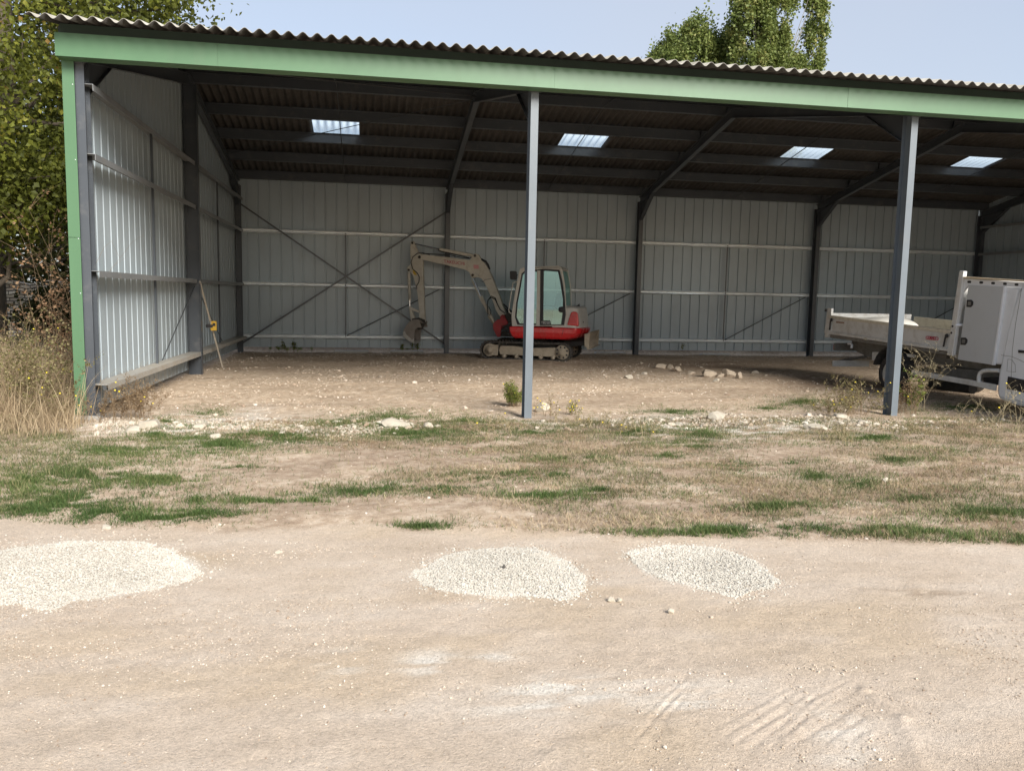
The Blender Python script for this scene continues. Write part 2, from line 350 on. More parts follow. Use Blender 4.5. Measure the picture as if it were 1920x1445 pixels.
# ------------------------------------------------------------------ the open shed
POSTP = mat('sunlit_post_paint', (.125, .148, .168), .36, 0, (.20, .19, .175), .2, 1.5, .1, .05, 30); STEEL = mat('painted_steel', (.062, .070, .080), .3, 0, (.20, .19, .175), .25, 1.5, .1, .05, 30)  # one steel paint, two tones: front-post sun and interior shade put into the colour
CLAD = mat('grey_cladding', (.375, .435, .465), .34, 0, (.26, .25, .23), .22, 1.2, .07, .03, 8, (1, 1, .25))
GALV = mat('galvanised_steel', (.86, .91, .94), .3, .35, (.33, .31, .28), .2, 2, .1)
DUSTY = mat('dusty_galvanised', (.26, .27, .275), .5, .4, (.33, .29, .23), .3, 2, .12); SILL = mat('dusty_sill', (.36, .35, .32), .7, .1, (.33, .28, .21), .6, 2, .12)
GREEN = mat('green_sheet', (.074, .158, .080), .42, 0, (.10, .15, .09), .18, 1.6, .07, 0, 40, (1, 1, .12))
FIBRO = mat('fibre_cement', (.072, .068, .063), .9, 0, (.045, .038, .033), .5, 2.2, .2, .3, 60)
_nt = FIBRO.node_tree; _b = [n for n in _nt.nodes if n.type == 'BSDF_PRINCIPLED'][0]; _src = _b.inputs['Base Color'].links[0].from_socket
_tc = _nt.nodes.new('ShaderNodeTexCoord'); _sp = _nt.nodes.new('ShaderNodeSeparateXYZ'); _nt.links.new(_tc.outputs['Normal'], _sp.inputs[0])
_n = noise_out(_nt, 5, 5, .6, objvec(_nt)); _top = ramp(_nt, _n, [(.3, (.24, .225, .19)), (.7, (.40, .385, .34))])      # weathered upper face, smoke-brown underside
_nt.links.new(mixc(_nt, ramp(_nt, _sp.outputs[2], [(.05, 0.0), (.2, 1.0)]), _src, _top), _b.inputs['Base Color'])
ROD = mat('dark_rod', (.05, .055, .06), .5)
CONC = mat('concrete', (.42, .40, .36), .9, 0, (.25, .23, .2), .4, 4, .1, .4, 50)
BAY, NB, D = 5.4, 4, 11.775; XR = BAY*NB; YR = D/2; RS = .2; ZE = 4.22
def zb(y): return ZE+RS*(y if y < YR else D-y)                     # underside of the rafters
shed = thing('open_shed', 'long open-fronted steel shed with green fascia, grey cladding and corrugated roof', 'shed', (XR/2, D/2, 0))
PITCH = .286
def cladding(name, p0, along, out, length, z0, ztop, mats, parent, phase=0.0):
    mb = MB(); p0 = V3(*p0, 0); a = V3(*along, 0); o_ = V3(*out, 0); prof = []; s = -phase
    while s < length:
        for ds, dp in ((0, 0), (.236, 0), (.242, .030), (.280, .030)):
            if 0 <= s+ds <= length: prof.append((s+ds, dp))
        s += PITCH
    prof = [(0, 0)]+prof+[(length, 0)]; k = len(prof); vs = []
    for t, dp in prof:
        P = p0+a*t+o_*dp; zt = ztop(P)
        vs += [(P[0], P[1], z0), (P[0], P[1], zt)]
    mb.add(vs, [[2*i, 2*i+2, 2*i+3, 2*i+1] for i in range(k-1)])
    return mb.build(name, mats, parent, solid=.0016)
ztopY = lambda P: zb(P[1])+.40
cladding('rear_cladding', (-.09, D+.13), (1, 0), (0, 1), XR+.18, .15, lambda P: ZE+.36, CLAD, shed)
cladding('gable_cladding', (-.085, -.02), (0, 1), (-1, 0), D+.14, .10, ztopY, CLAD, shed, .1)
cladding('gable_cladding', (XR+.085, -.02), (0, 1), (1, 0), D+.14, .10, ztopY, CLAD, shed)
up_y = (0, 1, 0)
pf = MB().ibeam((0, .10, -.3), (0, .10, ZE+.12), .20, .10, up_y, .010).build('post', STEEL, shed)
def put(o, dx=0, dy=0, dz=0):
    c = o.copy(); COL.objects.link(c); c.parent = o.parent; c.location = (o.location[0]+dx, o.location[1]+dy, o.location[2]+dz); return c
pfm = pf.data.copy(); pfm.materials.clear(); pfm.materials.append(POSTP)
pr = MB().ibeam((0, D-.11, -.3), (0, D-.11, ZE+.1), .20, .12, up_y, .010).build('post', STEEL, shed)
pm = MB().ibeam((.06, YR-.1, -.3), (.06, YR-.1, zb(YR-.1)), .24, .12, (1, 0, 0), .010).build('post', STEEL, shed)
fr = MB().box(-.075, .075, -.012, .0, ZE-.02, ZE+.12).build('post_cap_plate', STEEL, shed)
rf = MB(); rf.ibeam((0, .08, ZE+.10+.016), (0, YR, zb(YR)+.10), .20, .11, (0, -.2, 1)); r1 = rf.build('rafter', STEEL, shed)
rf = MB(); rf.ibeam((0, YR, zb(YR)+.10), (0, D-.08, ZE+.116), .20, .11, (0, .2, 1)); r2 = rf.build('rafter', STEEL, shed)
hb = []
for ya, yb, za in ((.2, 1.15, ZE-.33), (D-.21, D-1.15, ZE-.42)):
    m_ = MB().prism([(-.05, ya, za), (-.05, ya, za+.012), (-.05, yb, zb(yb)+.012), (-.05, yb, zb(yb))], (.10, 0, 0)); m_.prism([(-.005, ya, za+.006), (-.005, ya, zb(ya)), (-.005, yb, zb(yb)+.006)], (.01, 0, 0)); hb.append(m_.build('haunch', STEEL, shed))
hh, hh2 = hb
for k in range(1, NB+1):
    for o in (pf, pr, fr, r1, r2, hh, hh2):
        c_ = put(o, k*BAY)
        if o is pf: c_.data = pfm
put(pm, XR-.12)
# purlins, one length per bay
PY = [.22, 1.55, 2.9, 4.25, 5.55, 6.25, 7.62, 8.9, 10.2, 11.52]
for j, y in enumerate(PY):
    z = zb(y)+.205; mb = MB(); s_ = -1 if y < YR else 1
    prof = [(0, 0), (.06*s_, 0), (.06*s_, .006), (.006*s_, .006), (.006*s_, .19), (-.05*s_, .19), (-.05*s_, .196), (0, .196)]
    for k in range(NB):
        x0 = k*BAY+.002 if k else -.28; x1 = (k+1)*BAY-.002 if k < NB-1 else XR+.28
        m2 = MB(); m2.prism([(x0, y+a, z+h+RS*(-s_)*a) for a, h in prof], (x1-x0, 0, 0))
        m2.build('purlin', STEEL, shed)
# sag rods under the purlins and roof bracing
for k in range(NB):
    xm = k*BAY+BAY/2
    mb = MB()
    mb.tube([(xm, PY[0], zb(PY[0])+.22), (xm, PY[4], zb(PY[4])+.22), (xm, PY[5], zb(PY[5])+.22), (xm, PY[-1], zb(PY[-1])+.22)], .010, 6)
    mb.build('sag_rod', ROD, shed)
mb = MB(); mb.tube([(.05, .3, zb(.3)+.1), (BAY-.05, 5.6, zb(5.6)+.1)], .01, 6); mb.build('sag_rod', ROD, shed)
mb = MB(); mb.tube([(BAY-.05, 6.0, zb(6)+.1), (.1, 9.6, zb(9.6)+.1)], .008, 6); mb.build('sag_rod', ROD, shed)
# corrugated roof
SKY = [(2.08, 3.10), (7.75, 8.83), (13.50, 14.50), (18.22, 19.2)]
WP, WA = .1605, .027
def roof_rows(name, rows, x0, x1, front, m, parent, thick=.007, dz=0):
    mb = MB(); n = int((x1-x0)/WP*10); xs = [x0+(x1-x0)*i/n for i in range(n+1)]
    for (ya, yb, off) in rows:
        vs = []
        for y, e in ((ya, off), (yb, off)):
            for x in xs:
                j = .002*math.sin(x*1.7+y)
                vs.append((x, y, 4.655+RS*(y if y < YR else D-y)+WA*math.cos(2*math.pi*x/WP)+e+j+dz))
        mb.add(vs, [[i, i+1, n+2+i, n+1+i] for i in range(n)], 0, True)
    return mb.build(name, m, parent, solid=thick)
X0, X1 = -.36, XR+.36
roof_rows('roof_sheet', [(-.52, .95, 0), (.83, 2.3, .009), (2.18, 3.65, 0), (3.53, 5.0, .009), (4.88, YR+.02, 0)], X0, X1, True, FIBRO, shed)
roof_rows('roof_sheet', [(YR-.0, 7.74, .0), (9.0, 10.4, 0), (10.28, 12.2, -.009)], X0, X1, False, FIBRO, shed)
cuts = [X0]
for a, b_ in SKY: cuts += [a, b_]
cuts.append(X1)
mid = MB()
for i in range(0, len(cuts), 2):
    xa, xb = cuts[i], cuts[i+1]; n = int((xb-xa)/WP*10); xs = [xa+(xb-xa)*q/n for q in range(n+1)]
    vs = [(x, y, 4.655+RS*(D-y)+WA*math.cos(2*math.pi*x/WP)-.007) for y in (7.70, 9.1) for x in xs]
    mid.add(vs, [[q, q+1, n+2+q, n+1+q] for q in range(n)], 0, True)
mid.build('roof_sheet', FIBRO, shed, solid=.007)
# translucent sheets
m, nt, b, out = new_mat('translucent_sheet'); nt.nodes.remove(b)
tr = N(nt, 'ShaderNodeBsdfTransparent', Color=(.80, .86, .90, 1)); tl = N(nt, 'ShaderNodeBsdfTranslucent', Color=(.75, .8, .82, 1)); mx = N(nt, 'ShaderNodeMixShader')
lw = N(nt, 'ShaderNodeLayerWeight', Blend=.45); nt.links.new(ramp(nt, lw.outputs['Facing'], [(.0, .12), (1.0, .85)]), mx.inputs[0])
nt.links.new(tr.outputs[0], mx.inputs[1]); nt.links.new(tl.outputs[0], mx.inputs[2]); nt.links.new(mx.outputs[0], out.inputs[0]); CLEAR = m
for a, b_ in SKY: roof_rows('skylight', [(7.68, 9.1, 0)], a-.05, b_+.05, False, CLEAR, shed, .002, -.002)
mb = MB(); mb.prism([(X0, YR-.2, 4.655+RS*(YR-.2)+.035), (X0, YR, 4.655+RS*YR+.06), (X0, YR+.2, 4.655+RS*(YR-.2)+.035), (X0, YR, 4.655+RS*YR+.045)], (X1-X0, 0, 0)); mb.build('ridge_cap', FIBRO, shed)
# eave: green box fascia in lengths, corner trims
FX = [-.176, 1.58, 5.60, 9.62, 13.6, 17.6, XR+.18]
for i in range(len(FX)-1):
    y0 = -.224-.003*(i % 2); mb = MB()
    prof = [(y0, 4.212), (y0, 4.468), (y0+.03, 4.468), (y0+.03, 4.463), (y0+.004, 4.463), (y0+.004, 4.216), (-.015, 4.216), (-.015, 4.212)]
    mb.prism([(FX[i], a, h) for a, h in prof], (FX[i+1]-FX[i]-.002, 0, 0)); mb.build('fascia', GREEN, shed)
mb = MB().box(-.16, XR+.16, -.10, -.03, 4.32, 4.60); mb.build('eave_shade_board', mat('eave_shade_green', (.035, .06, .045), .6), shed)  # board behind the fascia, the gap's shadow put into its dark green
for xa, xb in ((-.176, -.046), (XR+.046, XR+.176)):
    mb = MB(); s0 = xa if xa < 0 else xb
    mb.box(xa, xb, -.03, -.026, .09, 2.20); mb.box(xa, xb, -.031, -.027, 2.205, 4.24)
    ins = s0+(.003 if xa < 0 else -.003); mb.box(min(s0, ins), max(s0, ins), -.024, .14, .09, 4.24); mb.build('corner_trim', GREEN, shed)
    for z in (.6, 1.55, 2.19, 3.1, 3.95): MB().lathe((xb-.02 if xa < 0 else xa+.02, -.032, z), (0, -1, 0), [(0, .006), (.004, .005), (.005, 0)], 8).build('screw', GALV, shed)
MB().box(-.2, .14, -.06, .22, -.2, .075).build('footing', CONC, shed, .01)
for k in range(NB+1): MB().box(k*BAY-.16, k*BAY+.16, D-.25, D+.06, -.2, .02).build('footing', CONC, shed, .01)
for x, y, z in [(2.4, D+.05, .07), (3.9, D+.1, .08), (7.4, D+.12, .06), (9.7, D+.1, .08), (12.9, D+.08, .06)]: MB().box(x, x+.9, y, y+.2, -.1, z).build('footing', CONC, shed, .02)
# girts (rear: ribbed C section, gables: flat C on its side)
h1, h2, h3, h4 = .448, 1.82, 3.19, 3.987
for k in range(NB):
    for z in (h1, h2, h3):
        y = D-.01; x0 = k*BAY+.065; x1 = (k+1)*BAY-.065
        prof = [(y+.13, z+.048), (y, z+.048), (y-.008, z+.034), (y, z+.016), (y+.014, z+.006), (y+.014, z-.006), (y, z-.016), (y-.008, z-.034), (y, z-.05), (y+.13, z-.05)]
        MB().prism([(x0, a, h) for a, h in prof], (x1-x0, 0, 0)).build('girt', GALV, shed)
    xm = k*BAY+BAY/2
    MB().bar((xm, D+.0, h1), (xm, D+.0, h3), .03, .03, (0, 1, 0)).build('tie_strut', STEEL, shed)
    MB().tube([(xm+.03, D-.04, h1+.03), ((k+1)*BAY-.2, D-.04, h2-.06)], .014, 6).build('diagonal_rod', ROD, shed)
for (a, b_) in (((.03, D-.06, 3.84), (BAY-.06, D-.06, .28)), ((.06, D-.085, .25), (BAY-.06, D-.085, 3.80))):
    MB().bar(a, b_, .012, .045, (0, 1, 0)).bar(V3(*a)+V3(0, -.018, .02), V3(*b_)+V3(0, -.018, .02), .04, .006, (0, 1, 0)).build('cross_brace', STEEL, shed)
for gxx, sgn in ((0, 1), (XR, -1)):
    for z in (h1, h2, h3, h4):
        for ya, yb in ((.05, YR-.165), (YR-.035, D-.22)):
            dx = .17 if z == h1 else .13
            P = [(-.05, 0), (dx, 0), (dx, -.075), (dx-.006, -.075), (dx-.006, -.006), (-.05, -.006)]
            MB().prism([(gxx+sgn*a, ya, z+h) for a, h in P], (0, yb-ya, 0)).build('girt', SILL if z == h1 else DUSTY, shed)
    MB().box(min(gxx+sgn*.12, gxx+sgn*.17), max(gxx+sgn*.12, gxx+sgn*.17), .05, .075, h1-.07, h1-.01).build('end_cap', ROD, shed)
    for ym in (3.08, 8.6): MB().bar((gxx+sgn*.02, ym, h1), (gxx+sgn*.02, ym, h4), .035, .035, (1, 0, 0)).build('tie_strut', STEEL, shed)
    MB().tube([(gxx+sgn*.06, YR-.1, 1.68), (gxx+sgn*.08, 3.15, .5)], .010, 6).build('diagonal_rod', ROD, shed)
    MB().tube([(gxx+sgn*.06, YR+.1, 1.68), (gxx+sgn*.08, 8.5, .5)], .010, 6).build('diagonal_rod', ROD, shed)
# ------------------------------------------------------------------ mini excavator, standing askew at the back of the shed
EY = math.radians(23); EA = V3(math.cos(EY), -math.sin(EY), 0); EL = V3(math.sin(EY), math.cos(EY), 0); EP0 = V3(6.14, 9.66, 0); GZ0 = .045
def e3(x, y): return (740+x/4.5714, 430+y/4.5714)
def e2(x, y): return (920+x/6.881, 480+y/6.881)
def e8(x, y): return (740+x/6.567, 440+y/6.567)
def EW(p, lat, cv=e3): q = cv(*p); return on_plane(q[0], q[1], EP0+EL*lat, EL)
def poly(pts, lat, cv=e3): return [EW(p, lat, cv) for p in pts]
def el(a, z, lat): return EP0+EA*a+EL*lat+V3(0, 0, z)           # machine axes: along, up, across
DUSTW = mat('dusty_cream_paint', (.56, .53, .46), .5, 0, (.30, .24, .17), .4, 3, .1, .1, 60)
CABW = mat('cab_cream_paint', (.58, .56, .51), .4, 0, (.30, .26, .2), .3, 3, .06)
RED = mat('red_paint', (.62, .022, .026), .26, 0, (.22, .07, .05), .25, 2.5, .12, 0, 40, (1, 1, 1), .5, .4)
REDD = mat('dusty_red_casting', (.42, .04, .045), .55, 0, (.24, .13, .09), .4, 5, .2, .2, 50)
RUB = mat('dusty_rubber', (.045, .042, .038), .85, 0, (.20, .165, .125), .45, 6, .2, .3, 60)
BLK = mat('black_plastic', (.018, .018, .02), .5, 0, (.08, .07, .06), .3, 5)
MUD = mat('dusty_frame', (.38, .32, .24), .85, 0, (.20, .155, .11), .4, 5, .15, .4, 50)
DRK = mat('dark_grease_steel', (.05, .045, .04), .6, .2, (.15, .12, .09), .4, 5, .2)
CHR = mat('chrome_rod', (.75, .76, .78), .15, 1)
WORN = mat('worn_bucket_steel', (.30, .26, .225), .5, .25, (.42, .40, .36), .35, 4, .2, .3, 40)
BRT = mat('polished_steel', (.62, .60, .56), .35, .7, (.3, .26, .22), .35, 6, .1)
GLS = glass_mat('cab_glass', (.36, .58, .53), .34, .3, .08)
REDT = mat('red_lettering', (.40, .03, .06), .6); PINK = mat('faded_pink_sticker', (.62, .30, .30), .6); YEL = mat('yellow_sticker', (.62, .42, .06), .5); WHT = mat('white_lettering', (.7, .7, .68), .5)
ex = thing('mini_excavator', 'red and cream tracked mini excavator with its boom raised, parked at the back wall', 'excavator', tuple(EP0+EA*1.2+EL*.9+V3(0, 0, GZ0)))
def track(lat0, lat1):
    r = MB(); c = (lat0+lat1)/2; R0, xl, xr = .222, .135, 2.00; zc = GZ0+R0+.002; pts = []
    for i in range(13): t = -math.pi/2-math.pi*i/12; pts.append((xl+R0*math.cos(t), zc+R0*math.sin(t)))
    nb = 30
    for i in range(1, 14): pts.append((xl+(xr-xl)*i/14, zc+R0+.012*math.sin(math.pi*i/14*3)*0-.006*math.sin(math.pi*i/14)))
    for i in range(13): t = math.pi/2-math.pi*i/12; pts.append((xr+R0*1.03*math.cos(t), zc+R0*math.sin(t)))
    for i in range(1, 14): pts.append((xr-(xr-xl)*i/14, zc-R0))
    P = np.array(pts); n = len(P); T = np.roll(P, -1, 0)-np.roll(P, 1, 0); T /= np.linalg.norm(T, axis=1)[:, None]; Nn = np.stack([-T[:, 1], T[:, 0]], 1)
    cen = P.mean(0)
    Nn *= np.sign(((P-np.array([np.clip(P[:, 0], xl, xr), np.full(n, zc)]).T)*Nn).sum(1))[:, None]
    r.ring([el(a, z, lat0) for a, z in P], [el(a, z, lat0) for a, z in P-Nn*.032], EL*(lat1-lat0))
    # lugs, evenly by arc length
    seg = np.linalg.norm(np.roll(P, -1, 0)-P, axis=1); s = np.concatenate([[0], np.cumsum(seg)]); L = s[-1]; m_ = 62
    for k in range(m_):
        q = k*L/m_; i = np.searchsorted(s, q, 'right')-1; f = (q-s[i])/seg[i % n]; a = P[i % n]*(1-f)+P[(i+1) % n]*f; nn = Nn[i % n]*(1-f)+Nn[(i+1) % n]*f; tt = np.array([nn[1], -nn[0]])
        for la, lb, sh_ in ((lat0-.004, c-.01, 0), (c+.01, lat1+.004, .02)):
            b0 = a+tt*(sh_-.016); b1 = a+tt*(sh_+.016)
            r.prism([el(*b0, la), el(*b1, la), el(*(b1+nn*.016), la), el(*(b0+nn*.016), la)], EL*(lb-la))
            i0 = a-nn*.03
            r.prism([el(*(i0+tt*-.012), la+.06), el(*(i0+tt*.012), la+.06), el(*(i0+tt*.012-nn*.02), la+.06), el(*(i0-tt*.012-nn*.02), la+.06)], EL*.03)
    belt = r.build('track', RUB, ex)
    mb = MB(); f0, f1 = (lat0+.06, lat1-.06)
    mb.prism([el(.42, GZ0+.12, f0), el(1.86, GZ0+.10, f0), el(1.90, GZ0+.28, f0), el(1.80, GZ0+.335, f0), el(1.12, GZ0+.30, f0), el(.75, GZ0+.345, f0), el(.42, GZ0+.33, f0), el(.39, GZ0+.22, f0)], EL*(f1-f0))
    mb.build('track_frame', MUD, belt, .012)
    near = lat0
    mb = MB(); mb.lathe(el(xl+.015, zc, near+.045), -EL, [(-.3, .0), (-.3, .165), (0, .165), (.006, .125), (.01, .10), (.03, .11), (.035, .05), (.05, .045), (.05, 0)], 24)
    mb.prism([el(.14, GZ0+.10, near+.03), el(.36, GZ0+.09, near+.03), el(.38, GZ0+.36, near+.03), el(.15, GZ0+.35, near+.03)], EL*.06); mb.build('idler', MUD, belt)
    mb = MB(); mb.lathe(el(xr-.005, zc, near+.05), -EL, [(-.25, 0), (-.25, .175), (0, .18), (.012, .175), (.014, .09), (.05, .085), (.052, 0)], 24, 0)
    for k in range(8):
        t = k*math.pi/4+.3; mb.lathe(el(xr-.005+.132*math.cos(t), zc+.132*math.sin(t), near+.037), -EL, [(0, .024), (.002, .023), (.002, 0)], 10, 1)
    mb.build('sprocket', [MUD, BLK], belt)
    for k in range(5):
        mb = MB(); mb.lathe(el(.52+k*.31, GZ0+.082, near+.055), -EL, [(-.26, .02), (-.26, .052), (0, .052), (.004, .035), (.03, .03), (.03, 0)], 14); mb.build('roller', MUD, belt)
    mb = MB(); mb.lathe(el(1.15, GZ0+.37, near+.1), -EL, [(-.15, .02), (-.15, .04), (0, .04), (0, 0)], 12); mb.build('roller', MUD, belt)
track(0, .36); track(1.46, 1.82)
mb = MB(); mb.prism([el(.45, GZ0+.2, .36), el(1.85, GZ0+.2, .36), el(1.75, GZ0+.42, .36), el(.55, GZ0+.42, .36)], EL*1.1)
mb.lathe(el(1.2, GZ0+.42, .91), (0, 0, 1), [(0, .42), (.07, .42), (.07, .36), (.12, .36)], 28)
for la in (.55, 1.2): mb.prism([el(1.75, GZ0+.28, la), el(1.8, GZ0+.42, la), el(2.55, GZ0+.52, la), el(2.55, GZ0+.40, la)], EL*.09)
mb.tube([el(1.7, GZ0+.38, .91), el(2.5, GZ0+.56, .91)], .045, 10); mb.build('undercarriage', DRK, ex, .008)
# dozer blade, raised
prof = [(2.62, .80), (2.56, .70), (2.53, .58), (2.55, .47), (2.61, .38), (2.635, .385), (2.58, .48), (2.56, .58), (2.59, .69), (2.65, .79)]
mb = MB().prism([el(a+.03, z-.02+GZ0-.04, -.05) for a, z in prof], EL*1.92)
for la in (-.06, 1.86): mb.prism([el(2.55, .74, la), el(2.68, .76, la), el(2.66, .40, la), el(2.56, .44, la)], EL*.015)
mb.prism([el(2.62, .36, -.06), el(2.72, .385, -.06), el(2.72, .40, -.06), el(2.62, .375, -.06)], EL*1.94); mb.build('dozer_blade', MUD, ex, .004)
# house: red skirt
sk = [(278, 905), (960, 897), (1045, 897), (1150, 903), (1200, 920), (1208, 950), (1188, 985), (1150, 1035), (1060, 1060), (352, 1060), (315, 1020)]
lo = poly(sk, .02, e2); aR = [float((p-EP0)@EA) for p in lo]; zS = [p[2] for p in lo]
zt_, zb_ = .875, .585; a0, a1 = .66, 2.40
def plan(a_front, a_back, l0, l1, bulge, rr=.22):
    pts = [(a_front, l0), (a_back-rr, l0)]
    for i in range(1, 6): t = i/6*math.pi/2; pts.append((a_back-rr+rr*math.sin(t), l0+rr-rr*math.cos(t)))
    for i in range(1, 6): f = i/6; pts.append((a_back+bulge*math.sin(math.pi*f), l0+rr+(l1-l0-2*rr)*f))
    for i in range(6): t = i/6*math.pi/2; pts.append((a_back-rr+rr*math.cos(t), l1-rr+rr*math.sin(t)))
    pts += [(a_back-rr, l1), (a_front, l1)]; return pts
def loft(mb, levels, mi=0):
    """levels: (z, plan points) stacked into one closed shell"""
    n = len(levels[0][1]); vs = []
    for z, P in levels: vs += [el(a, z, l) for a, l in P]
    fs = [[k*n+i, k*n+(i+1) % n, (k+1)*n+(i+1) % n, (k+1)*n+i] for k in range(len(levels)-1) for i in range(n)]
    fs += [list(range(n)), [(len(levels)-1)*n+i for i in range(n)]]; return mb.add(vs, fs, mi)
mb = MB(); loft(mb, [(zb_, plan(.80, 2.22, .06, 1.74, .06)), (zb_+.05, plan(.73, 2.34, .02, 1.78, .08)), (zb_+.16, plan(.68, 2.44, .0, 1.80, .09)), (zt_-.02, plan(.66, 2.46, .0, 1.80, .09)), (zt_, plan(.67, 2.44, .02, 1.78, .09))]); hs_ = mb.build('house_skirt', RED, ex, .01)
MB().prism([el(1.98, zb_+.08, -.004), el(1.985, zb_+.08, -.004), el(2.03, zt_-.03, -.004), el(2.022, zt_-.03, -.004)], EL*.006).build('seam', BLK, hs_)
mb = MB(); loft(mb, [(zt_, plan(1.72, 2.42, .06, 1.76, .08)), (1.15, plan(1.74, 2.40, .07, 1.75, .07)), (1.36, plan(1.76, 2.36, .09, 1.73, .06)), (1.40, plan(1.80, 2.30, .14, 1.68, .05))]); hood = mb.build('engine_hood', CABW, ex, .01)
cv = [(985, 890), (1010, 800), (1036, 728), (1060, 718), (1100, 720), (1122, 745), (1135, 905)]
P = poly(cv, .035, e2); mb = MB(); mb.prism(P, EL*.16); cvr = mb.build('corner_cover', RED, ex, .02)
for i in range(6):
    y = 752+i*22; xa = 1036-(y-728)*.30+12; q = poly([(xa, y), (1100, y-4), (1100, y+3), (xa, y+8)], .030, e2); MB().prism(q, EL*.01).build('louvre', REDD, cvr)
MB().lathe(el(2.455, 1.02, .32), EA, [(0, .02), (.012, .018), (.012, 0)], 10).build('hood_latch', BLK, hood)
q = poly([(1090, 658), (1145, 612), (1150, 668)], .5, e2); MB().prism(q, EL*.03).build('exhaust_flap', BLK, hood)
# cab
outer = [(275, 905), (266, 760), (298, 560), (345, 300), (375, 172), (435, 143), (640, 134), (882, 128), (925, 165), (958, 380), (978, 760), (961, 903)]
inner = [(345, 888), (314, 790), (330, 600), (368, 400), (400, 225), (445, 188), (640, 170), (880, 172), (902, 200), (942, 400), (966, 760), (946, 890)]
LC = .97
cab = MB().ring(poly(outer, .03, e2), poly(inner, .03, e2), EL*.05).build('cab_frame', CABW, ex, .012)
on_ = poly(outer, .03, e2); in_ = poly(inner, .03, e2)
MB().ring([p+EL*(LC-.05) for p in on_], [p+EL*(LC-.05) for p in in_], EL*.05).build('cab_side_frame', CABW, cab, .01)
mb = MB(); R_ = poly([(375, 172), (435, 143), (640, 134), (882, 128), (925, 165), (902, 190), (640, 168), (445, 182)], .03, e2); mb.prism([p+V3(0, 0, .004) for p in R_], EL*LC); mb.build('cab_roof', CABW, cab, .015)
mb = MB(); Q = poly([(275, 905), (266, 790), (300, 790), (345, 888)], .08, e2); mb.prism(Q, EL*(LC-.1)); Q = poly([(968, 640), (978, 760), (961, 903), (940, 890), (958, 760), (950, 640)], .08, e2); mb.prism(Q, EL*(LC-.1)); mb.build('cab_lower_panel', CABW, cab)
mb = MB(); Q = poly([(600, 186), (640, 186), (632, 905), (588, 905)], .026, e2); mb.prism(Q, EL*.05); mb.build('door_pillar', CABW, cab, .006)
rin = [(372, 870), (332, 790), (346, 605), (384, 410), (414, 240), (450, 205), (596, 203), (596, 870)]
rou = [(345, 888), (314, 790), (330, 600), (368, 400), (400, 225), (445, 186), (604, 184), (604, 888)]
dr = MB().ring(poly(rou, .036, e2), poly(rin, .036, e2), EL*.03).build('door_seal', BLK, cab)
wou = [(640, 172), (700, 166), (884, 178), (915, 300), (955, 520), (969, 760), (946, 892), (636, 893)]
win = [(684, 196), (700, 190), (868, 204), (893, 325), (932, 560), (926, 745), (908, 882), (676, 882)]
rw = MB().ring(poly(wou, .022, e2), poly(win, .022, e2), EL*.035).build('side_window', BLK, cab, .004)
MB().add(poly(win, .040, e2), [list(range(8))]).build('pane', GLS, rw); MB().add(poly(rin, .052, e2), [list(range(8))]).build('pane', GLS, dr)
t_ = MB().prism(poly([(642, 832), (762, 832), (772, 860), (774, 888), (640, 888)], .018, e2), EL*.012).build('model_plate', mat('plate_black', (.006, .006, .006), .6), rw)
text_part('lettering', 'TB250', WHT, t_, EW((650, 876), .016, e2), EW((762, 878), .016, e2), (0, 0, 1), .066, -EL)
mb = MB(); mb.tube([EW(p, .06, e2) for p in ((672, 640), (815, 645), (862, 690))], .014, 8); mb.build('grab_rail', BLK, rw)
q = EW((912, 690), .05, e2); MB().lathe(q, -EL, [(-.02, .09), (0, .085), (.02, .06), (.03, .03), (.03, 0)], 20).build('door_lock', BLK, rw)
fr_ = poly([(275, 860), (268, 760), (300, 560), (347, 300), (378, 178)], .05, e2); mb = MB()
mb.add(fr_+[p+EL*(LC-.06) for p in fr_], [[i, i+1, i+6, i+5] for i in range(4)]); mb.build('windscreen', GLS, cab)
rr_ = poly([(955, 640), (950, 400), (915, 190)], .06, e2); mb = MB(); mb.add(rr_+[p+EL*(LC-.08) for p in rr_], [[i, i+1, i+4, i+3] for i in range(2)]); mb.build('rear_pane', GLS, cab)
mb = MB(); A0, Z0 = 1.30, .90
mb.prism([el(A0, Z0, .3), el(A0+.45, Z0, .3), el(A0+.45, Z0+.22, .3), el(A0, Z0+.26, .3)], EL*.42); mb.prism([el(A0+.36, Z0+.2, .3), el(A0+.48, Z0+.2, .3), el(A0+.58, Z0+.80, .3), el(A0+.48, Z0+.82, .3)], EL*.42); mb.build('seat', BLK, cab, .04)
mb = MB(); mb.prism([el(.78, .88, .15), el(1.9, .88, .15), el(1.9, .93, .15), el(.78, .93, .15)], EL*.75)
for la in (.22, .74): mb.prism([el(1.15, .92, la), el(1.5, .92, la), el(1.5, 1.22, la), el(1.2, 1.2, la)], EL*.09); mb.tube([el(1.2, 1.2, la+.04), el(1.15, 1.38, la+.04), el(1.16, 1.42, la+.04)], [.012, .012, .025], 8)
for la in (.45, .55): mb.tube([el(.95, .92, la), el(.93, 1.2, la)], .01, 6)
mb.prism([el(.80, .88, .55), el(1.85, .88, .55), el(1.85, 1.28, .55), el(1.5, 1.3, .55), el(1.1, 1.15, .55), el(.80, 1.0, .55)], EL*.35); mb.build('control_console', BLK, cab, .01)
mb = MB(); mb.prism(poly([(247, 198), (262, 192), (318, 194), (330, 206), (332, 290), (322, 306), (262, 304), (249, 296)], -.02, e2), EL*.06); mb.tube([EW((320, 270), .0, e2), EW((350, 240), .04, e2)], .01, 6); mb.build('mirror', BLK, cab, .01)
mb = MB(); mb.tube([EW(p, .02, e2) for p in ((352, 335), (305, 335), (287, 350), (262, 500), (233, 690), (238, 722), (262, 740), (280, 738))], .014, 8); mb.build('hand_rail', CABW, cab)
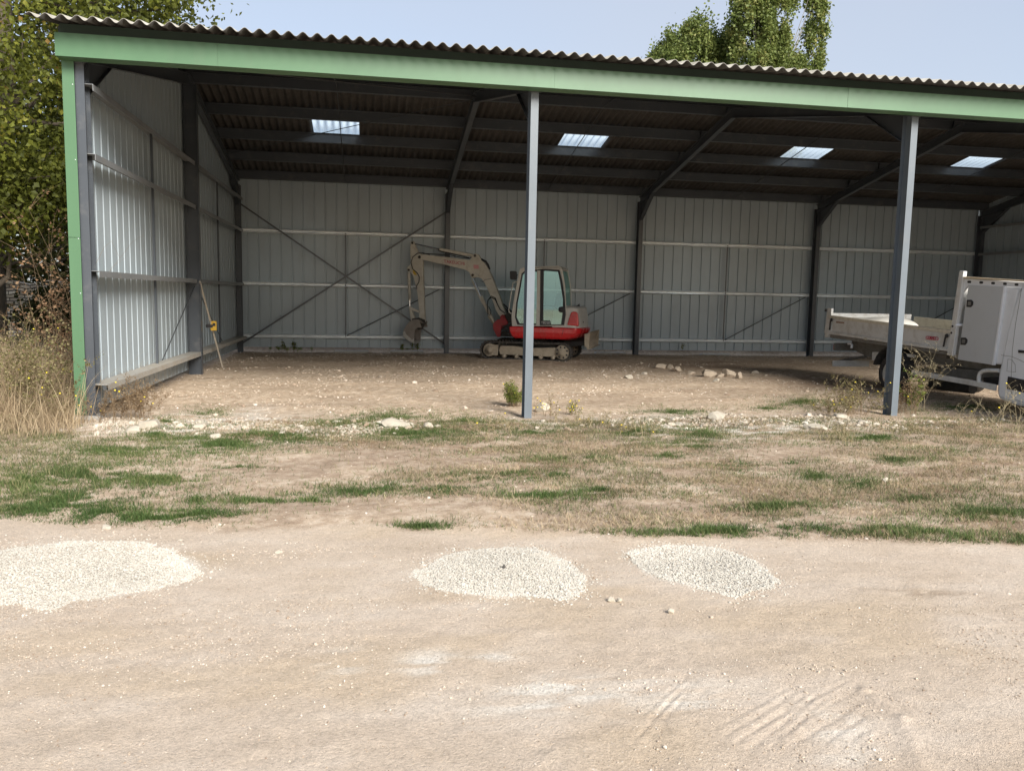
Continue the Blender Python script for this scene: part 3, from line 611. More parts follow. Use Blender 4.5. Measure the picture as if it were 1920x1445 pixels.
# swing post and boom
LB = .90
mb = MB(); mb.prism(poly([(120, 815), (122, 775), (150, 755), (175, 765), (190, 800), (215, 845), (222, 880), (140, 905), (132, 960), (122, 1042), (86, 1045), (60, 1000), (30, 935), (28, 890), (50, 850), (85, 820)], LB-.16, e2), EL*.07)
mb.prism(poly([(120, 815), (122, 775), (150, 755), (175, 765), (190, 800), (215, 845), (222, 880), (140, 905), (132, 960), (122, 1042), (86, 1045), (60, 1000), (30, 935), (28, 890), (50, 850), (85, 820)], LB+.12, e2), EL*.07)
mb.prism(poly([(60, 870), (200, 870), (210, 900), (120, 940), (60, 930)], LB-.1, e2), EL*.24); mb.prism(poly([(80, 985), (122, 980), (118, 1035), (88, 1035)], LB-.1, e2), EL*.24)
mb.lathe(EW((150, 785), LB-.19, e2), -EL, [(-.42, .04), (0, .04), (.02, .035), (.02, 0)], 16, 0); sp_ = mb.build('swing_post', REDD, ex, .01)
mb = MB()
for y in (905, 950, 990, 1025): mb.prism(poly([(120, y-14), (300, y-14), (300, y+10), (120, y+12)], LB-.12, e2), EL*.26)
mb.prism(poly([(200, 880), (330, 860), (330, 1050), (240, 1040)], LB-.2, e2), EL*.45); mb.prism(poly([(170, 760), (268, 700), (285, 860), (220, 860)], LB-.1, e2), EL*.3); mb.build('swing_bracket', DRK, ex, .01)
bo = [(192, 232), (210, 218), (245, 214), (300, 222), (470, 240), (640, 262), (690, 255), (738, 262), (775, 295), (800, 335), (835, 410), (868, 495), (900, 575), (925, 650), (948, 700), (962, 738), (945, 762), (912, 758), (888, 728), (868, 690), (846, 630), (820, 570), (796, 515), (768, 455), (742, 420), (705, 408), (660, 392), (632, 362), (600, 345), (520, 326), (420, 302), (300, 275), (240, 262), (205, 258)]
boom = MB().prism(poly(bo, LB-.075), EL*.15).build('boom', DUSTW, ex, .012)
mb = MB(); mb.prism(poly([(650, 262), (664, 228), (684, 206), (712, 214), (730, 240), (742, 265)], LB-.09), EL*.18); mb.lathe(EW((688, 226), LB-.10), -EL, [(-.22, .035), (0, .035), (.015, .03), (.015, 0)], 14, 1); mb.build('pivot_lug', [DUSTW, DRK], boom, .006)
mb = MB(); mb.prism(poly([(640, 372), (662, 420), (690, 408), (704, 412), (720, 395), (690, 370)], LB-.10), EL*.20)
mb.lathe(EW((668, 392), LB-.11), -EL, [(-.24, .035), (0, .035), (.015, .03), (.015, 0)], 14, 1); mb.build('pivot_lug', [DUSTW, DRK], boom, .006)
MB().lathe(EW((212, 238), LB-.09), -EL, [(-.2, .04), (0, .04), (.015, .03), (.015, 0)], 14).build('pivot_pin', DRK, boom)
MB().tube([EW(p, LB-.078) for p in ((735, 440), (758, 452), (772, 432), (800, 428), (828, 424))], .006, 5).build('weld_seam', DRK, boom)
text_part('lettering', 'TAKEUCHI', REDT, boom, EW((423, 288), LB-.077), EW((600, 308), LB-.077), (-.1, .04, 1), .085, -EL)
MB().prism(poly([(674, 304), (718, 306), (722, 338), (678, 338)], LB-.080), EL*.004).build('sticker', PINK, boom)
ar = [(134, 112), (148, 100), (164, 108), (176, 150), (198, 195), (228, 212), (240, 250), (243, 400), (250, 600), (258, 770), (256, 800), (238, 815), (214, 806), (208, 690), (196, 560), (178, 470), (158, 400), (135, 365), (112, 362), (104, 345), (110, 322), (136, 302), (133, 200)]
arm = MB().prism(poly(ar, LB-.055), EL*.11).build('dipper_arm', DUSTW, ex, .010)
mb = MB()
for p in ((152, 118), (121, 348), (232, 790)): mb.lathe(EW(p, LB-.06), -EL, [(-.12, .03), (0, .03), (.02, .028), (.02, 0)], 14)
mb.build('pivot_pin', DRK, arm)
MB().prism(poly([(155, 350), (165, 348), (192, 390), (172, 392), (158, 378)], LB-.060), EL*.004).build('sticker', YEL, arm)
def ram(p, q, r, name, parent, rod=None, lat=LB):
    a = EW(p, lat); b = EW(q, lat); d = (b-a)/np.linalg.norm(b-a); mb = MB(); mb.tube([a, a+d*.03, a+d*.031, b-d*.06, b-d*.059, b], [r*.8, r, r, r, r*1.12, r*1.12], 14); o = mb.build(name, DUSTW, parent)
    if rod: MB().tube([b, EW(rod, lat)], r*.5, 10).build('piston_rod', CHR, o)
    return o
ram((688, 228), (385, 172), .045, 'arm_ram', ex, (155, 122))
ram((121, 368), (130, 605), .040, 'bucket_ram', ex, (129, 660), LB-.02)
ram((850, 800), (738, 575), .045, 'boom_ram', ex, (668, 405), LB-.02)
mb = MB().tube([EW((755, 640), LB-.11), EW((660, 430), LB-.11)], .018, 8); mb.build('guard_tube', DUSTW, ex)
mb = MB(); mb.prism(poly([(118, 668), (128, 660), (214, 700), (212, 716), (134, 690)], LB-.09), EL*.03); mb.prism(poly([(118, 668), (128, 660), (214, 700), (212, 716), (134, 690)], LB+.06), EL*.03)
mb.prism(poly([(124, 678), (142, 680), (170, 760), (160, 790), (138, 780)], LB-.05), EL*.10); mb.build('bucket_link', DUSTW, ex, .006)
def hose(pts, lat, r=.011, par=None): MB().tube([EW(p, lat) for p in pts], r, 7).build('hose', BLK, par or ex)
hose([(300, 218), (240, 202), (195, 206), (155, 238), (140, 285), (155, 340), (195, 375), (212, 410), (208, 450), (188, 485), (190, 512)], LB-.10)
hose([(640, 245), (560, 226), (470, 205), (400, 190), (372, 178)], LB-.06, .012); hose([(660, 242), (640, 250), (560, 240), (480, 222), (330, 212), (240, 208)], LB-.03, .011)
hose([(742, 258), (780, 275), (800, 305), (812, 345)], LB-.02, .03); hose([(738, 268), (790, 325), (845, 430), (905, 590), (940, 690)], LB+.0, .012)
for d in (0, 12): hose([(800, 720+d), (795, 650), (800, 605), (828, 585-d), (862, 600-d), (880, 640), (905, 690), (950, 720)], LB-.10-d*.002, .012)
hose([(815, 740), (825, 700), (805, 660)], LB-.12, .009); hose([(920, 660), (965, 700), (1000, 740), (1010, 800)], LB+.05, .03); hose([(930, 640), (985, 690), (1010, 730)], LB-.0, .02)
mb = MB(); mb.tube([EW((800, 745), LB-.08), EW((850, 810), LB-.08)], .02, 8); mb.tube([EW((815, 735), LB-.02), EW((866, 805), LB-.02)], .018, 8); mb.build('hose_guard', MUD, ex)
# bucket
bs = [(236, 800), (210, 775), (165, 772), (128, 790), (98, 825), (76, 868), (72, 900), (90, 930), (122, 955), (150, 968)]
L0 = LB-.24; shell = poly(bs, L0); cen = EW((165, 860), L0); ins = [p+(cen-p)*.09 for p in shell]
mb = MB(); mb.prism(shell+ins[::-1], EL*.48); bucket = mb.build('bucket', WORN, ex, .003)
side = bs[1:]+[(166, 965), (168, 940), (170, 900), (176, 860), (200, 840), (232, 842)]
for l in (L0-.012, L0+.48): MB().prism(poly(side, L0)if l < LB else [p+EL*.492 for p in poly(side, L0)], -EL*.012 if l < LB else EL*.012).build('side_plate', WORN, bucket)
MB().prism(poly([(72, 880), (84, 870), (100, 900), (150, 945), (166, 930), (164, 966), (150, 969), (120, 956), (88, 930), (73, 905)], L0-.014), EL*.002).build('worn_edge', BRT, bucket)
MB().lathe(EW((118, 888), L0-.016), -EL, [(0, .032), (.01, .03), (.01, .012), (.002, .01), (.002, 0)], 14).build('side_boss', WORN, bucket)
mb = MB(); mb.prism(poly([(140, 800), (150, 762), (205, 757), (255, 775), (258, 805), (238, 850), (205, 862), (170, 830)], LB-.13), EL*.05); mb.prism(poly([(140, 800), (150, 762), (205, 757), (255, 775), (258, 805), (238, 850), (205, 862), (170, 830)], LB+.08), EL*.05)
for p in ((165, 788), (232, 800)): mb.lathe(EW(p, LB-.15), -EL, [(-.3, .035), (0, .035), (.01, .03), (.01, 0)], 14)
mb.build('quick_coupler', DRK, bucket, .008)
for k in range(5):
    l = L0+.03+k*.1; q = poly([(146, 962), (162, 955), (160, 985)], L0); MB().prism([p+EL*(l-L0) for p in q], EL*.045).build('tooth', BRT, bucket)

# ------------------------------------------------------------------ tipper truck, backed in nose-down
TX = 12.6
def t4(x, y): return (1500+x/4.517, 480+y/4.517)
def t5(x, y): return (1700+x/4.818, 490+y/4.818)
def t2(x, y): return (1530+x/6.881, 560+y/6.881)
def TW(p, lat=0.0, cv=t4): q = cv(*p); return on_plane(q[0], q[1], (TX+lat, 0, 0), (1, 0, 0))
def tp(pts, lat=0.0, cv=t4): return [TW(p, lat, cv) for p in pts]
EX = V3(1, 0, 0); PT = math.radians(3.4); TF = V3(0, -math.cos(PT), -math.sin(PT)); TU = V3(0, -math.sin(PT), math.cos(PT))
WH = mat('truck_white', (.72, .74, .76), .32, 0, (.45, .44, .41), .2, 1.5, .03, 0, 40, (1, 1, 1), .5, .3)
BEDW = mat('tipper_bed_paint', (.62, .62, .60), .5, 0, (.33, .29, .22), .42, 2.5, .06, .05, 30)
RAILC = mat('worn_cream_rail', (.60, .56, .46), .6, 0, (.30, .25, .17), .4, 4, .08)
CHAS = mat('chassis_grey', (.20, .195, .18), .7, .1, (.12, .10, .075), .5, 4, .15, .2, 40)
TYRE = mat('tyre', (.028, .027, .026), .8, 0, (.13, .11, .09), .45, 6, .15, .3, 60)
HUB = mat('wheel_rim', (.48, .46, .42), .5, .2, (.3, .26, .2), .4, 4)
GREYD = mat('cabinet_grey', (.50, .52, .53), .42, 0, (.35, .33, .3), .2, 1.5, .03)
WOOD = mat('pale_timber', (.56, .46, .32), .7, 0, (.35, .27, .17), .3, 3, .1, .1, 30, (1, .2, 1))
AMB = mat('red_lamp', (.35, .04, .03), .3)
tr_ = thing('tipper_truck', 'white tipper truck with a tool cabinet behind its cab, backed nose-out into the shed', 'truck', (TX+1, 1.5, 0)); W_ = 2.0
ds = [(243, 520), (1276, 652), (1250, 803), (228, 655)]
mb = MB().prism(tp(ds, .012), EX*.03); side_ = mb.build('dropside', BEDW, tr_)
MB().prism(tp([(245, 500), (1282, 628), (1278, 656), (243, 524)], -.012), EX*.06).build('top_rail', RAILC, side_, .006)
MB().prism(tp([(232, 634), (1256, 780), (1250, 806), (226, 658)], -.008), EX*.04).build('bottom_rail', BEDW, side_, .005)
MB().prism(tp([(243, 524), (272, 528), (258, 662), (228, 657)], .0), EX*.03).build('end_stile', BEDW, side_)
for (a, b_) in (((268, 540), (250, 625)), ((1245, 675), (1215, 765))):
    mb = MB(); p = TW(a, -.02); q = TW(b_, -.02); mb.tube([p, p*.8+q*.2+V3(-.02, 0, 0), q], [.03, .014, .014], 8); mb.lathe(p, -EX, [(0, .035), (.02, .03), (.02, 0)], 12); mb.build('latch', BLK, side_)
for x in (545, 1150): MB().tube([TW((x, 700+(x-545)*.152), -.01), TW((x+22, 703+(x-545)*.152), -.01)], .02, 8).build('hinge', RAILC, side_)
st = MB().prism(tp([(1068, 678), (1162, 684), (1170, 692), (1168, 712), (1160, 716), (1068, 706), (1062, 692)], .006), EX*.006).build('sticker', REDT, side_)
s2 = MB().prism(tp([(1070, 682), (1160, 688), (1166, 694), (1164, 710), (1158, 712), (1070, 702), (1066, 692)], .004), EX*.006).build('sticker_face', mat('sticker_white', (.6, .52, .52), .5), st)
text_part('lettering', 'CORNUT', REDT, s2, TW((1074, 701), .003), TW((1156, 711), .003), (0, .0, 1), .05, -EX)
s3 = MB().prism(tp([(306, 552), (372, 560), (371, 572), (305, 566)], .006), EX*.006).build('sticker', mat('brown_sticker', (.30, .19, .13), .6), side_)
far_off = EX*(W_-.06)
fs_ = MB().prism([p+far_off for p in tp(ds, .012)], EX*.03).build('dropside', RAILC, tr_)
MB().prism([p+far_off for p in tp([(245, 500), (1282, 628), (1278, 656), (243, 524)], -.012)], EX*.06).build('top_rail', RAILC, fs_)
MB().prism(tp([(232, 660), (1248, 808), (1244, 836), (250, 690)], .04), EX*(W_-.1)).build('bed_floor', CHAS, tr_)
MB().prism(tp([(240, 648), (1246, 792), (1246, 800), (240, 656)], .05), EX*(W_-.12)).build('bed_plate', RAILC, tr_)
mb = MB(); pg = [(232, 440), (266, 444), (262, 505), (236, 690), (206, 690), (212, 610), (226, 560)]; mb.prism(tp(pg, -.01), EX*.05); mb.build('gate_post', BEDW, tr_, .006)
MB().prism(tp([(228, 480), (240, 482), (216, 655), (204, 650)], .04), EX*(W_-.09)).build('tailgate', BEDW, tr_)
MB().tube([TW((222, 448), -.03), TW((218, 470), -.03)], .025, 8).build('gate_pin', BLK, tr_)
hp = [(1348, 126), (1385, 128), (1288, 846), (1242, 838)]
for o_ in (0, W_-.07): MB().prism([p+EX*o_ for p in tp(hp, -.01)], EX*.07).build('headboard_post', BEDW, tr_, .01)
for p in ((1293, 594), (1283, 650)): MB().lathe(TW(p, -.012), -EX, [(0, .018), (.01, .016), (.01, 0)], 10).build('bolt', BLK, tr_)
MB().prism(tp([(1358, 200), (1376, 202), (1284, 835), (1262, 832)], .06), EX*(W_-.14)).build('headboard', BEDW, tr_)
# rack, cabinet
MB().prism(tp([(512, 138), (1130, 176), (1128, 190), (511, 154)], .0, t5), EX*.10).build('timber_rail', WOOD, tr_)
rk = MB().prism(tp([(512, 157), (1090, 192), (1070, 237), (560, 214), (500, 290), (492, 276)], .03, t5), EX*.03).build('rack_panel', WH, tr_)
for x, y in ((565, 186), (673, 191), (780, 197), (887, 203), (992, 210)):
    q = [TW((x+17*math.copysign(abs(math.cos(t))**.6, math.cos(t)), y+11*math.copysign(abs(math.sin(t))**.6, math.sin(t))), .0275, t5) for t in np.linspace(0, 2*math.pi, 17)[:-1]]
    MB().prism(q, EX*.003).build('slot', BLK, rk)
bx = MB().prism(tp([(552, 209), (1015, 237), (855, 936), (456, 886)], .045, t5), EX*(W_-.1)).build('tool_cabinet', WH, tr_, .03)
MB().prism(tp([(560, 214), (872, 227), (768, 934), (460, 886)], .025, t5), EX*.02).build('cabinet_door', GREYD, bx, .004)
MB().prism(tp([(872, 224), (887, 225), (784, 938), (768, 936)], .01, t5), EX*.04).build('door_edge', WH, bx, .004)
for x, y in ((568, 381), (515, 722)):
    l = MB().prism(tp([(x-26, y-34), (x+14, y-34), (x+31, y-16), (x+28, y+14), (x+10, y+33), (x-30, y+30)], .015, t5), EX*.012).build('door_latch', BLK, bx, .004)
    MB().prism(tp([(x-14, y-18), (x+12, y-16), (x+8, y+16), (x-18, y+14)], .010, t5), EX*.006).build('latch_key', CHAS, l)
MB().prism(tp([(500, 262), (548, 214), (456, 880), (408, 852)], .20, t5), EX*.02).build('rack_side', GREYD, tr_)
for i in range(9): MB().box(*(lambda c: (TX+.17, TX+.20, c[1]-.012, c[1]+.02, c[2]-.015, c[2]+.015))(TW((540-i*5, 262+i*32), .18, t5))).build('hook', BLK, tr_)
MB().tube([TW((445, 575), .0, t5), TW((500, 577), .05, t5), TW((520, 578), .3, t5)], .022, 8).build('stay', WH, tr_)
# chassis
for l in (.52, 1.38): MB().prism(tp([(440, 712), (1690, 905), (1690, 985), (860, 870), (560, 850), (440, 785)], l), EX*.08).build('chassis_rail', CHAS, tr_)
MB().prism(tp([(470, 722), (1240, 838), (1240, 870), (560, 770), (470, 760)], .45), EX*.07).build('subframe', CHAS, tr_)
MB().prism(tp([(612, 812), (700, 812), (668, 890), (608, 880)], .25), EX*.25).build('bracket', BEDW, tr_)
lb = MB().prism(tp([(287, 738), (300, 735), (300, 800), (285, 798)], .12), EX*1.7).build('rear_light_bar', CHAS, tr_)
for l in (.14, 1.5): MB().prism(tp([(283, 750), (287, 750), (285, 792), (281, 790)], l), EX*.3).build('tail_lamp', AMB, lb)
MB().prism(tp([(274, 884), (284, 884), (282, 934), (272, 932)], .06), EX*.8).build('underrun_bar', BEDW, tr_)
MB().tube([TW((278, 905), .55), TW((380, 880), .55), TW((560, 850), .55)], .03, 8).build('bar_arm', CHAS, tr_)
MB().tube([TW((410, 742), .12), TW((432, 742), .1), TW((440, 752), .1), TW((438, 778), .1)], .025, 8).build('mud_stay', WH, tr_)
WY, WR = 2.88, .345
def wheel(lat, y, out, z=None):
    c = V3(TX+lat, y, (z if z is not None else WR-.01)); ax = EX*out
    prof = [(-.22, .20), (-.215, .30), (-.20, .335), (-.17, WR), (-.04, WR), (-.01, .335), (.0, .30), (.003, .235), (-.012, .225), (-.05, .22)]
    wl = MB().lathe(c, ax, prof, 40).build('wheel', TYRE, tr_)
    MB().lathe(c, ax, [(-.20, .0), (-.20, .22), (-.012, .222), (-.01, .205), (-.035, .19), (-.05, .12), (-.02, .08), (.0, .07), (.0, 0)], 32).build('rim', HUB, wl)
wheel(.10, WY, -1); wheel(W_-.10, WY, 1); wheel(.08, -1.40, -1); wheel(W_-.08, -1.40, 1)
MB().tube([(TX+.3, WY, WR), (TX+1.0, WY, WR+.02), (TX+W_-.3, WY, WR)], [.06, .13, .06], 12).build('axle', CHAS, tr_)
for l in (.06, W_-.31):
    ou = [(TX+l, WY+.46*math.cos(t), WR+.02+.46*math.sin(t)) for t in np.linspace(.25, math.pi-.25, 14)]; inn = [(TX+l, WY+.44*math.cos(t), WR+.02+.44*math.sin(t)) for t in np.linspace(.25, math.pi-.25, 14)]
    MB().prism(ou+inn[::-1], EX*.25).build('mudguard', TYRE, tr_)
MB().prism(tp([(890, 828), (955, 832), (955, 858), (892, 852)], .2), EX*.05).build('bracket', BEDW, tr_)
g_ = MB().prism(tp([(42, 978), (640, 1082), (800, 1112), (795, 1168), (640, 1132), (38, 1022)], .02, t5), EX*.035).build('side_guard', BEDW, tr_, .006)
MB().tube([TW(p, .04, t5) for p in ((652, 1095), (652, 1050), (662, 1010), (690, 990), (730, 984), (840, 986))], .032, 10).build('guard_tube', BEDW, g_)
MB().prism(tp([(300, 945), (830, 1000), (830, 1100), (300, 1030)], .45, t5), EX*.5).build('fuel_tank', CHAS, tr_, .03)
MB().prism(tp([(690, 1045), (830, 1060), (830, 1120), (690, 1098)], .2, t5), EX*.4).build('battery_box', BLK, tr_, .01)
MB().tube([TW((140, 1080), .9, t5), TW((330, 1120), .9, t5), TW((600, 1150), .9, t5)], .09, 10).build('exhaust', DRK, tr_)
# cab (mostly beyond the right edge of the photograph)
rear = tp([(1020, 232), (962, 400), (900, 620), (856, 840), (846, 900), (822, 1010), (808, 1150), (812, 1225), (835, 1248)], 0, t5)
b0 = rear[-1]; T_ = lambda s, u: b0+TF*s+TU*u
arch = [T_(1.55-.45*math.cos(t), .0+.45*math.sin(t)*1.15) for t in np.linspace(0, math.pi, 12)]
top = [rear[0]+V3(0, -.12, .20), rear[0]+V3(0, -.40, .32), rear[0]+V3(0, -1.0, .33), rear[0]+V3(0, -1.35, .20)]
out_ = rear+[T_(.3, -.03)]+arch+[T_(2.42, .02), T_(2.58, .12), T_(2.6, .5), T_(2.5, .78), T_(2.25, .98), T_(1.95, 1.10)]+top[::-1]
cabm = MB().prism(out_, EX*W_).build('cab', WH, tr_, .06)
MB().prism([T_(.12, .19), T_(1.0, .19), T_(1.0, .37), T_(.12, .37)], -EX*.012).build('rub_strip', BLK, cabm, .003)
MB().prism(tp([(1004, 800), (1068, 806), (1068, 828), (1006, 826)], -.02, t5), EX*.025).build('door_handle', BLK, cabm, .004)
MB().tube([TW(p, -.001, t5) for p in ((1040, 240), (985, 560), (955, 800), (940, 1150), (960, 1240), (1060, 1275))], .0035, 5).build('door_seam', CHAS, cabm)
MB().tube([TW(p, -.001, t5) for p in ((915, 882), (950, 888), (980, 930), (985, 1000), (905, 992), (915, 882))], .003, 5).build('fuel_flap', CHAS, cabm)
MB().tube([TW(p, -.001, t5) for p in ((855, 846), (950, 860), (1010, 885), (1100, 930))], .003, 5).build('body_crease', CHAS, cabm)
MB().prism([T_(.75, .98), T_(1.75, 1.02), T_(1.42, 1.62), T_(.72, 1.66)], -EX*.006).build('side_window', GLS, cabm)
MB().prism([T_(.75, .98)+EX*W_, T_(1.75, 1.02)+EX*W_, T_(1.42, 1.62)+EX*W_, T_(.72, 1.66)+EX*W_], EX*.006).build('side_window', GLS, cabm)
MB().prism([T_(1.98, 1.13)+EX*.1, T_(1.50, 1.72)+EX*.15, T_(1.50, 1.72)+EX*(W_-.15), T_(1.98, 1.13)+EX*(W_-.1)], TF*.02+TU*.02).build('windscreen', BLK, cabm)
for l in (.08, W_-.43): MB().prism([T_(2.56, .45)+EX*l, T_(2.56, .45)+EX*(l+.35), T_(2.50, .70)+EX*(l+.35), T_(2.50, .70)+EX*l], TF*.05).build('headlight', GLS, cabm)
MB().prism([T_(1.72, 1.05)-EX*.02, T_(1.80, 1.05)-EX*.02, T_(1.80, 1.35)-EX*.02, T_(1.72, 1.35)-EX*.02], -EX*.18).build('mirror', BLK, cabm, .02)
# white sacks lying in the tipper bed
def lump(name, c, r, m, label, cat, group, seed, sub=4, rough=.12, flat=1.0):
    bm = bmesh.new(); bmesh.ops.create_icosphere(bm, subdivisions=sub, radius=1); rg = np.random.default_rng(seed); o1, o2, o3 = rg.random(3)*50
    for v in bm.verts:
        p = v.co; n = float(fbm(p.x*1.6+o1+p.z, p.y*1.6+o2-p.z*.7, seed, 4))-.5; n2 = float(fbm(p.x*5+o2, p.y*5+o3+p.z*4, seed+3, 3))-.5
        k = 1+rough*3*n+rough*n2; q = [math.copysign(abs(t)**.82, t) for t in p]; v.co = Vector((q[0]*r[0]*k, q[1]*r[1]*k, q[2]*r[2]*k))
    me = bpy.data.meshes.new(name); bm.to_mesh(me); bm.free(); me.materials.append(m); o = bpy.data.objects.new(name, me); COL.objects.link(o); o.location = tuple(map(float, c))
    for p in me.polygons: p.use_smooth = True
    return tag(o, label, cat, group)
SACK = mat('white_sack', (.66, .64, .58), .8, 0, (.45, .40, .32), .3, 3, .05, .3, 25)
p = TW((430, 560), .75); lump('white_sack', (p[0], p[1]-.35, p[2]-.09), (.55, .50, .2), SACK, 'white sack nearest the tailgate in the truck bed', 'sack', 'white sacks in the truck bed', 5, 4, .05)
p = TW((690, 580), .75); lump('white_sack', (p[0], p[1]-.1, p[2]-.07), (.55, .58, .22), SACK, 'white sack in the truck bed, the one nearer the cab', 'sack', 'white sacks in the truck bed', 6, 4, .05)
# levelling staff leaning on the gable post
stf = thing('levelling_staff', 'wooden levelling staff leaning on the gable post, a yellow receiver clamped to it', 'staff', (.38, 7.2, 0))
A_ = V3(.17, 5.74, 1.78); B_ = gnd(418, 690, .01); WOODG = mat('weathered_timber', (.52, .47, .38), .75, 0, (.3, .26, .2), .4, 6, .12)
MB().bar(A_, B_, .045, .022, (1, 0, 0)).build('staff', WOODG, stf); f = .50; C_ = A_*(1-f)+B_*f
q = gnd(390, 606); C_ = A_+(B_-A_)*.49
rc = MB().box(C_[0]-.015, C_[0]+.10, C_[1]-.06, C_[1]-.02, C_[2]-.09, C_[2]+.10).build('laser_receiver', mat('receiver_yellow', (.62, .38, .04), .5), stf, .012)
MB().box(C_[0]-.10, C_[0]+.03, C_[1]-.075, C_[1]+.0, C_[2]-.03, C_[2]+.03).build('clamp', BLK, rc, .006); MB().box(C_[0]+.03, C_[0]+.08, C_[1]-.063, C_[1]-.06, C_[2]-.0, C_[2]+.06).build('display', BLK, rc)
# ------------------------------------------------------------------ scattered stones, grass, weeds, trees
def ico():
    t = (1+5**.5)/2; v = np.array([(-1, t, 0), (1, t, 0), (-1, -t, 0), (1, -t, 0), (0, -1, t), (0, 1, t), (0, -1, -t), (0, 1, -t), (t, 0, -1), (t, 0, 1), (-t, 0, -1), (-t, 0, 1)], float)
    v /= np.linalg.norm(v[0])
    f = np.array([(0, 11, 5), (0, 5, 1), (0, 1, 7), (0, 7, 10), (0, 10, 11), (1, 5, 9), (5, 11, 4), (11, 10, 2), (10, 7, 6), (7, 1, 8), (3, 9, 4), (3, 4, 2), (3, 2, 6), (3, 6, 8), (3, 8, 9), (4, 9, 5), (2, 4, 11), (6, 2, 10), (8, 6, 7), (9, 8, 1)])
    return v, f
IV, IF = ico()
def stones(name, xy, r, m, z=None, sink=.3, flat=(.40, .8), parent=None, tint=None):
    n = len(xy); g = RNG; j = 1+g.uniform(-.28, .28, (n, 12, 1)); v = IV[None]*j
    sc = np.stack([g.uniform(.75, 1.35, n), g.uniform(.65, 1.05, n), g.uniform(*flat, n)], -1); v = v*(sc*r[:, None])[:, None]
    a = g.uniform(0, 2*math.pi, n); ca, sa = np.cos(a)[:, None], np.sin(a)[:, None]; tl = g.uniform(-.5, .5, n)[:, None]
    x, y, zz = v[..., 0], v[..., 1], v[..., 2]; y, zz = y*np.cos(tl)-zz*np.sin(tl), y*np.sin(tl)+zz*np.cos(tl)
    v = np.stack([x*ca-y*sa, x*sa+y*ca, zz], -1); h = H(xy[:, 0], xy[:, 1]) if z is None else z
    v = v+np.stack([xy[:, 0], xy[:, 1], h+r*sc[:, 2]*(1-2*sink)], -1)[:, None]
    f = (IF[None]+12*np.arange(n)[:, None, None]).reshape(-1, 3); t = g.random(n) if tint is None else tint
    return big(name, v.reshape(-1, 3), f, m, parent, np.repeat(t, 12))
def gpx(x, y):
    d = _fw+((np.asarray(x, float)-960)/FOC)[..., None]*_R-((np.asarray(y, float)-722.5)/FOC)[..., None]*_U
    t = -CAM[2]/d[..., 2]; return (CAM+d*t[..., None])[..., :2]
LIME = tint_mat('white_limestone', [(0, (.47, .43, .36)), (.5, (.565, .525, .45)), (1, (.62, .585, .51))], .9, 0, True)
TAN = tint_mat('tan_pebbles', [(0, (.30, .22, .155)), (.35, (.48, .39, .295)), (.7, (.58, .49, .39)), (1, (.72, .65, .56))], .9, 0, True)
CHALKY = tint_mat('chalk_rubble', [(0, (.32, .24, .165)), (.4, (.48, .41, .32)), (1, (.60, .545, .455))], .9, 0, True)
ROCK = mat('limestone_rock', (.42, .375, .30), .95, 0, (.30, .24, .17), .35, 9, .15, .6, 60)
ROCKB = mat('brown_limestone_rock', (.40, .33, .25), .95, 0, (.22, .17, .12), .4, 9, .15, .6, 60)
# three patches of fresh gravel
def patch_pts(P, n, rg):
    P = np.array([gnd(*q)[:2] for q in P]); lo, hi = P.min(0)-.1, P.max(0)+.1; q = rg.uniform(lo, hi, (int(n*1.7), 2)); c = P.mean(0)
    ang = np.arctan2(P[:, 1]-c[1], P[:, 0]-c[0]); rad = np.hypot(*(P-c).T); o = np.argsort(ang); qa = np.arctan2(q[:, 1]-c[1], q[:, 0]-c[0])
    R_ = np.interp(qa, np.r_[ang[o][-1]-2*math.pi, ang[o], ang[o][0]+2*math.pi], np.r_[rad[o][-1], rad[o], rad[o][0]]); d = np.hypot(*(q-c).T)/R_
    d = d+.22*(fbm(q[:, 0]*7, q[:, 1]*7, 77)-.5); k = (d < .97) | ((d < 1.25) & (rg.random(len(q)) < .16*np.exp(-(d-.97)*12)))
    return q[k][:n], d[k][:n]
PATCH = [([(-150, 1075), (-60, 1035), (60, 1020), (180, 1012), (290, 1022), (345, 1050), (385, 1078), (340, 1095), (230, 1112), (130, 1130), (95, 1146), (30, 1132), (-80, 1125)], 30000, 'white gravel patch at the left edge of the track, the largest of the three'),
         ([(775, 1078), (820, 1045), (900, 1025), (960, 1022), (1030, 1032), (1075, 1060), (1097, 1098), (1080, 1128), (1000, 1120), (900, 1115), (800, 1098)], 22000, 'white gravel patch in the middle of the track with a dark speck on it'),
         ([(1172, 1035), (1215, 1022), (1290, 1020), (1360, 1030), (1425, 1062), (1462, 1092), (1415, 1115), (1380, 1122), (1290, 1100), (1220, 1075)], 17000, 'white gravel patch on the right, pointed at its right end')]
for P, n, lab in PATCH:
    q, d = patch_pts(P, n, RNG); dome = .009*np.clip(1-d, 0, 1)**.5; r = RNG.uniform(.0026, .0060, len(q))*(1+.7*(RNG.random(len(q)) < .06))*np.where(d > .85, 1.15, 1)
    zz = H(q[:, 0], q[:, 1])+dome*RNG.uniform(.1, 1, len(q)); tag(stones('gravel_patch', q, r, LIME, zz, .45), lab, 'gravel', 'white gravel patches on the track', 'stuff')
c_ = gnd(945, 1066); bm = bmesh.new(); bmesh.ops.create_icosphere(bm, subdivisions=2, radius=.011); me = bpy.data.meshes.new('dark_pebble'); [setattr(v, 'co', v.co*random.uniform(.8, 1.15)) for v in bm.verts]; bm.to_mesh(me); bm.free()
me.materials.append(DRK); o = bpy.data.objects.new('dark_pebble', me); COL.objects.link(o); o.location = (c_[0], c_[1], float(H(c_[0], c_[1]))+.018); tag(o, 'small black speck lying on the middle gravel patch', 'pebble')
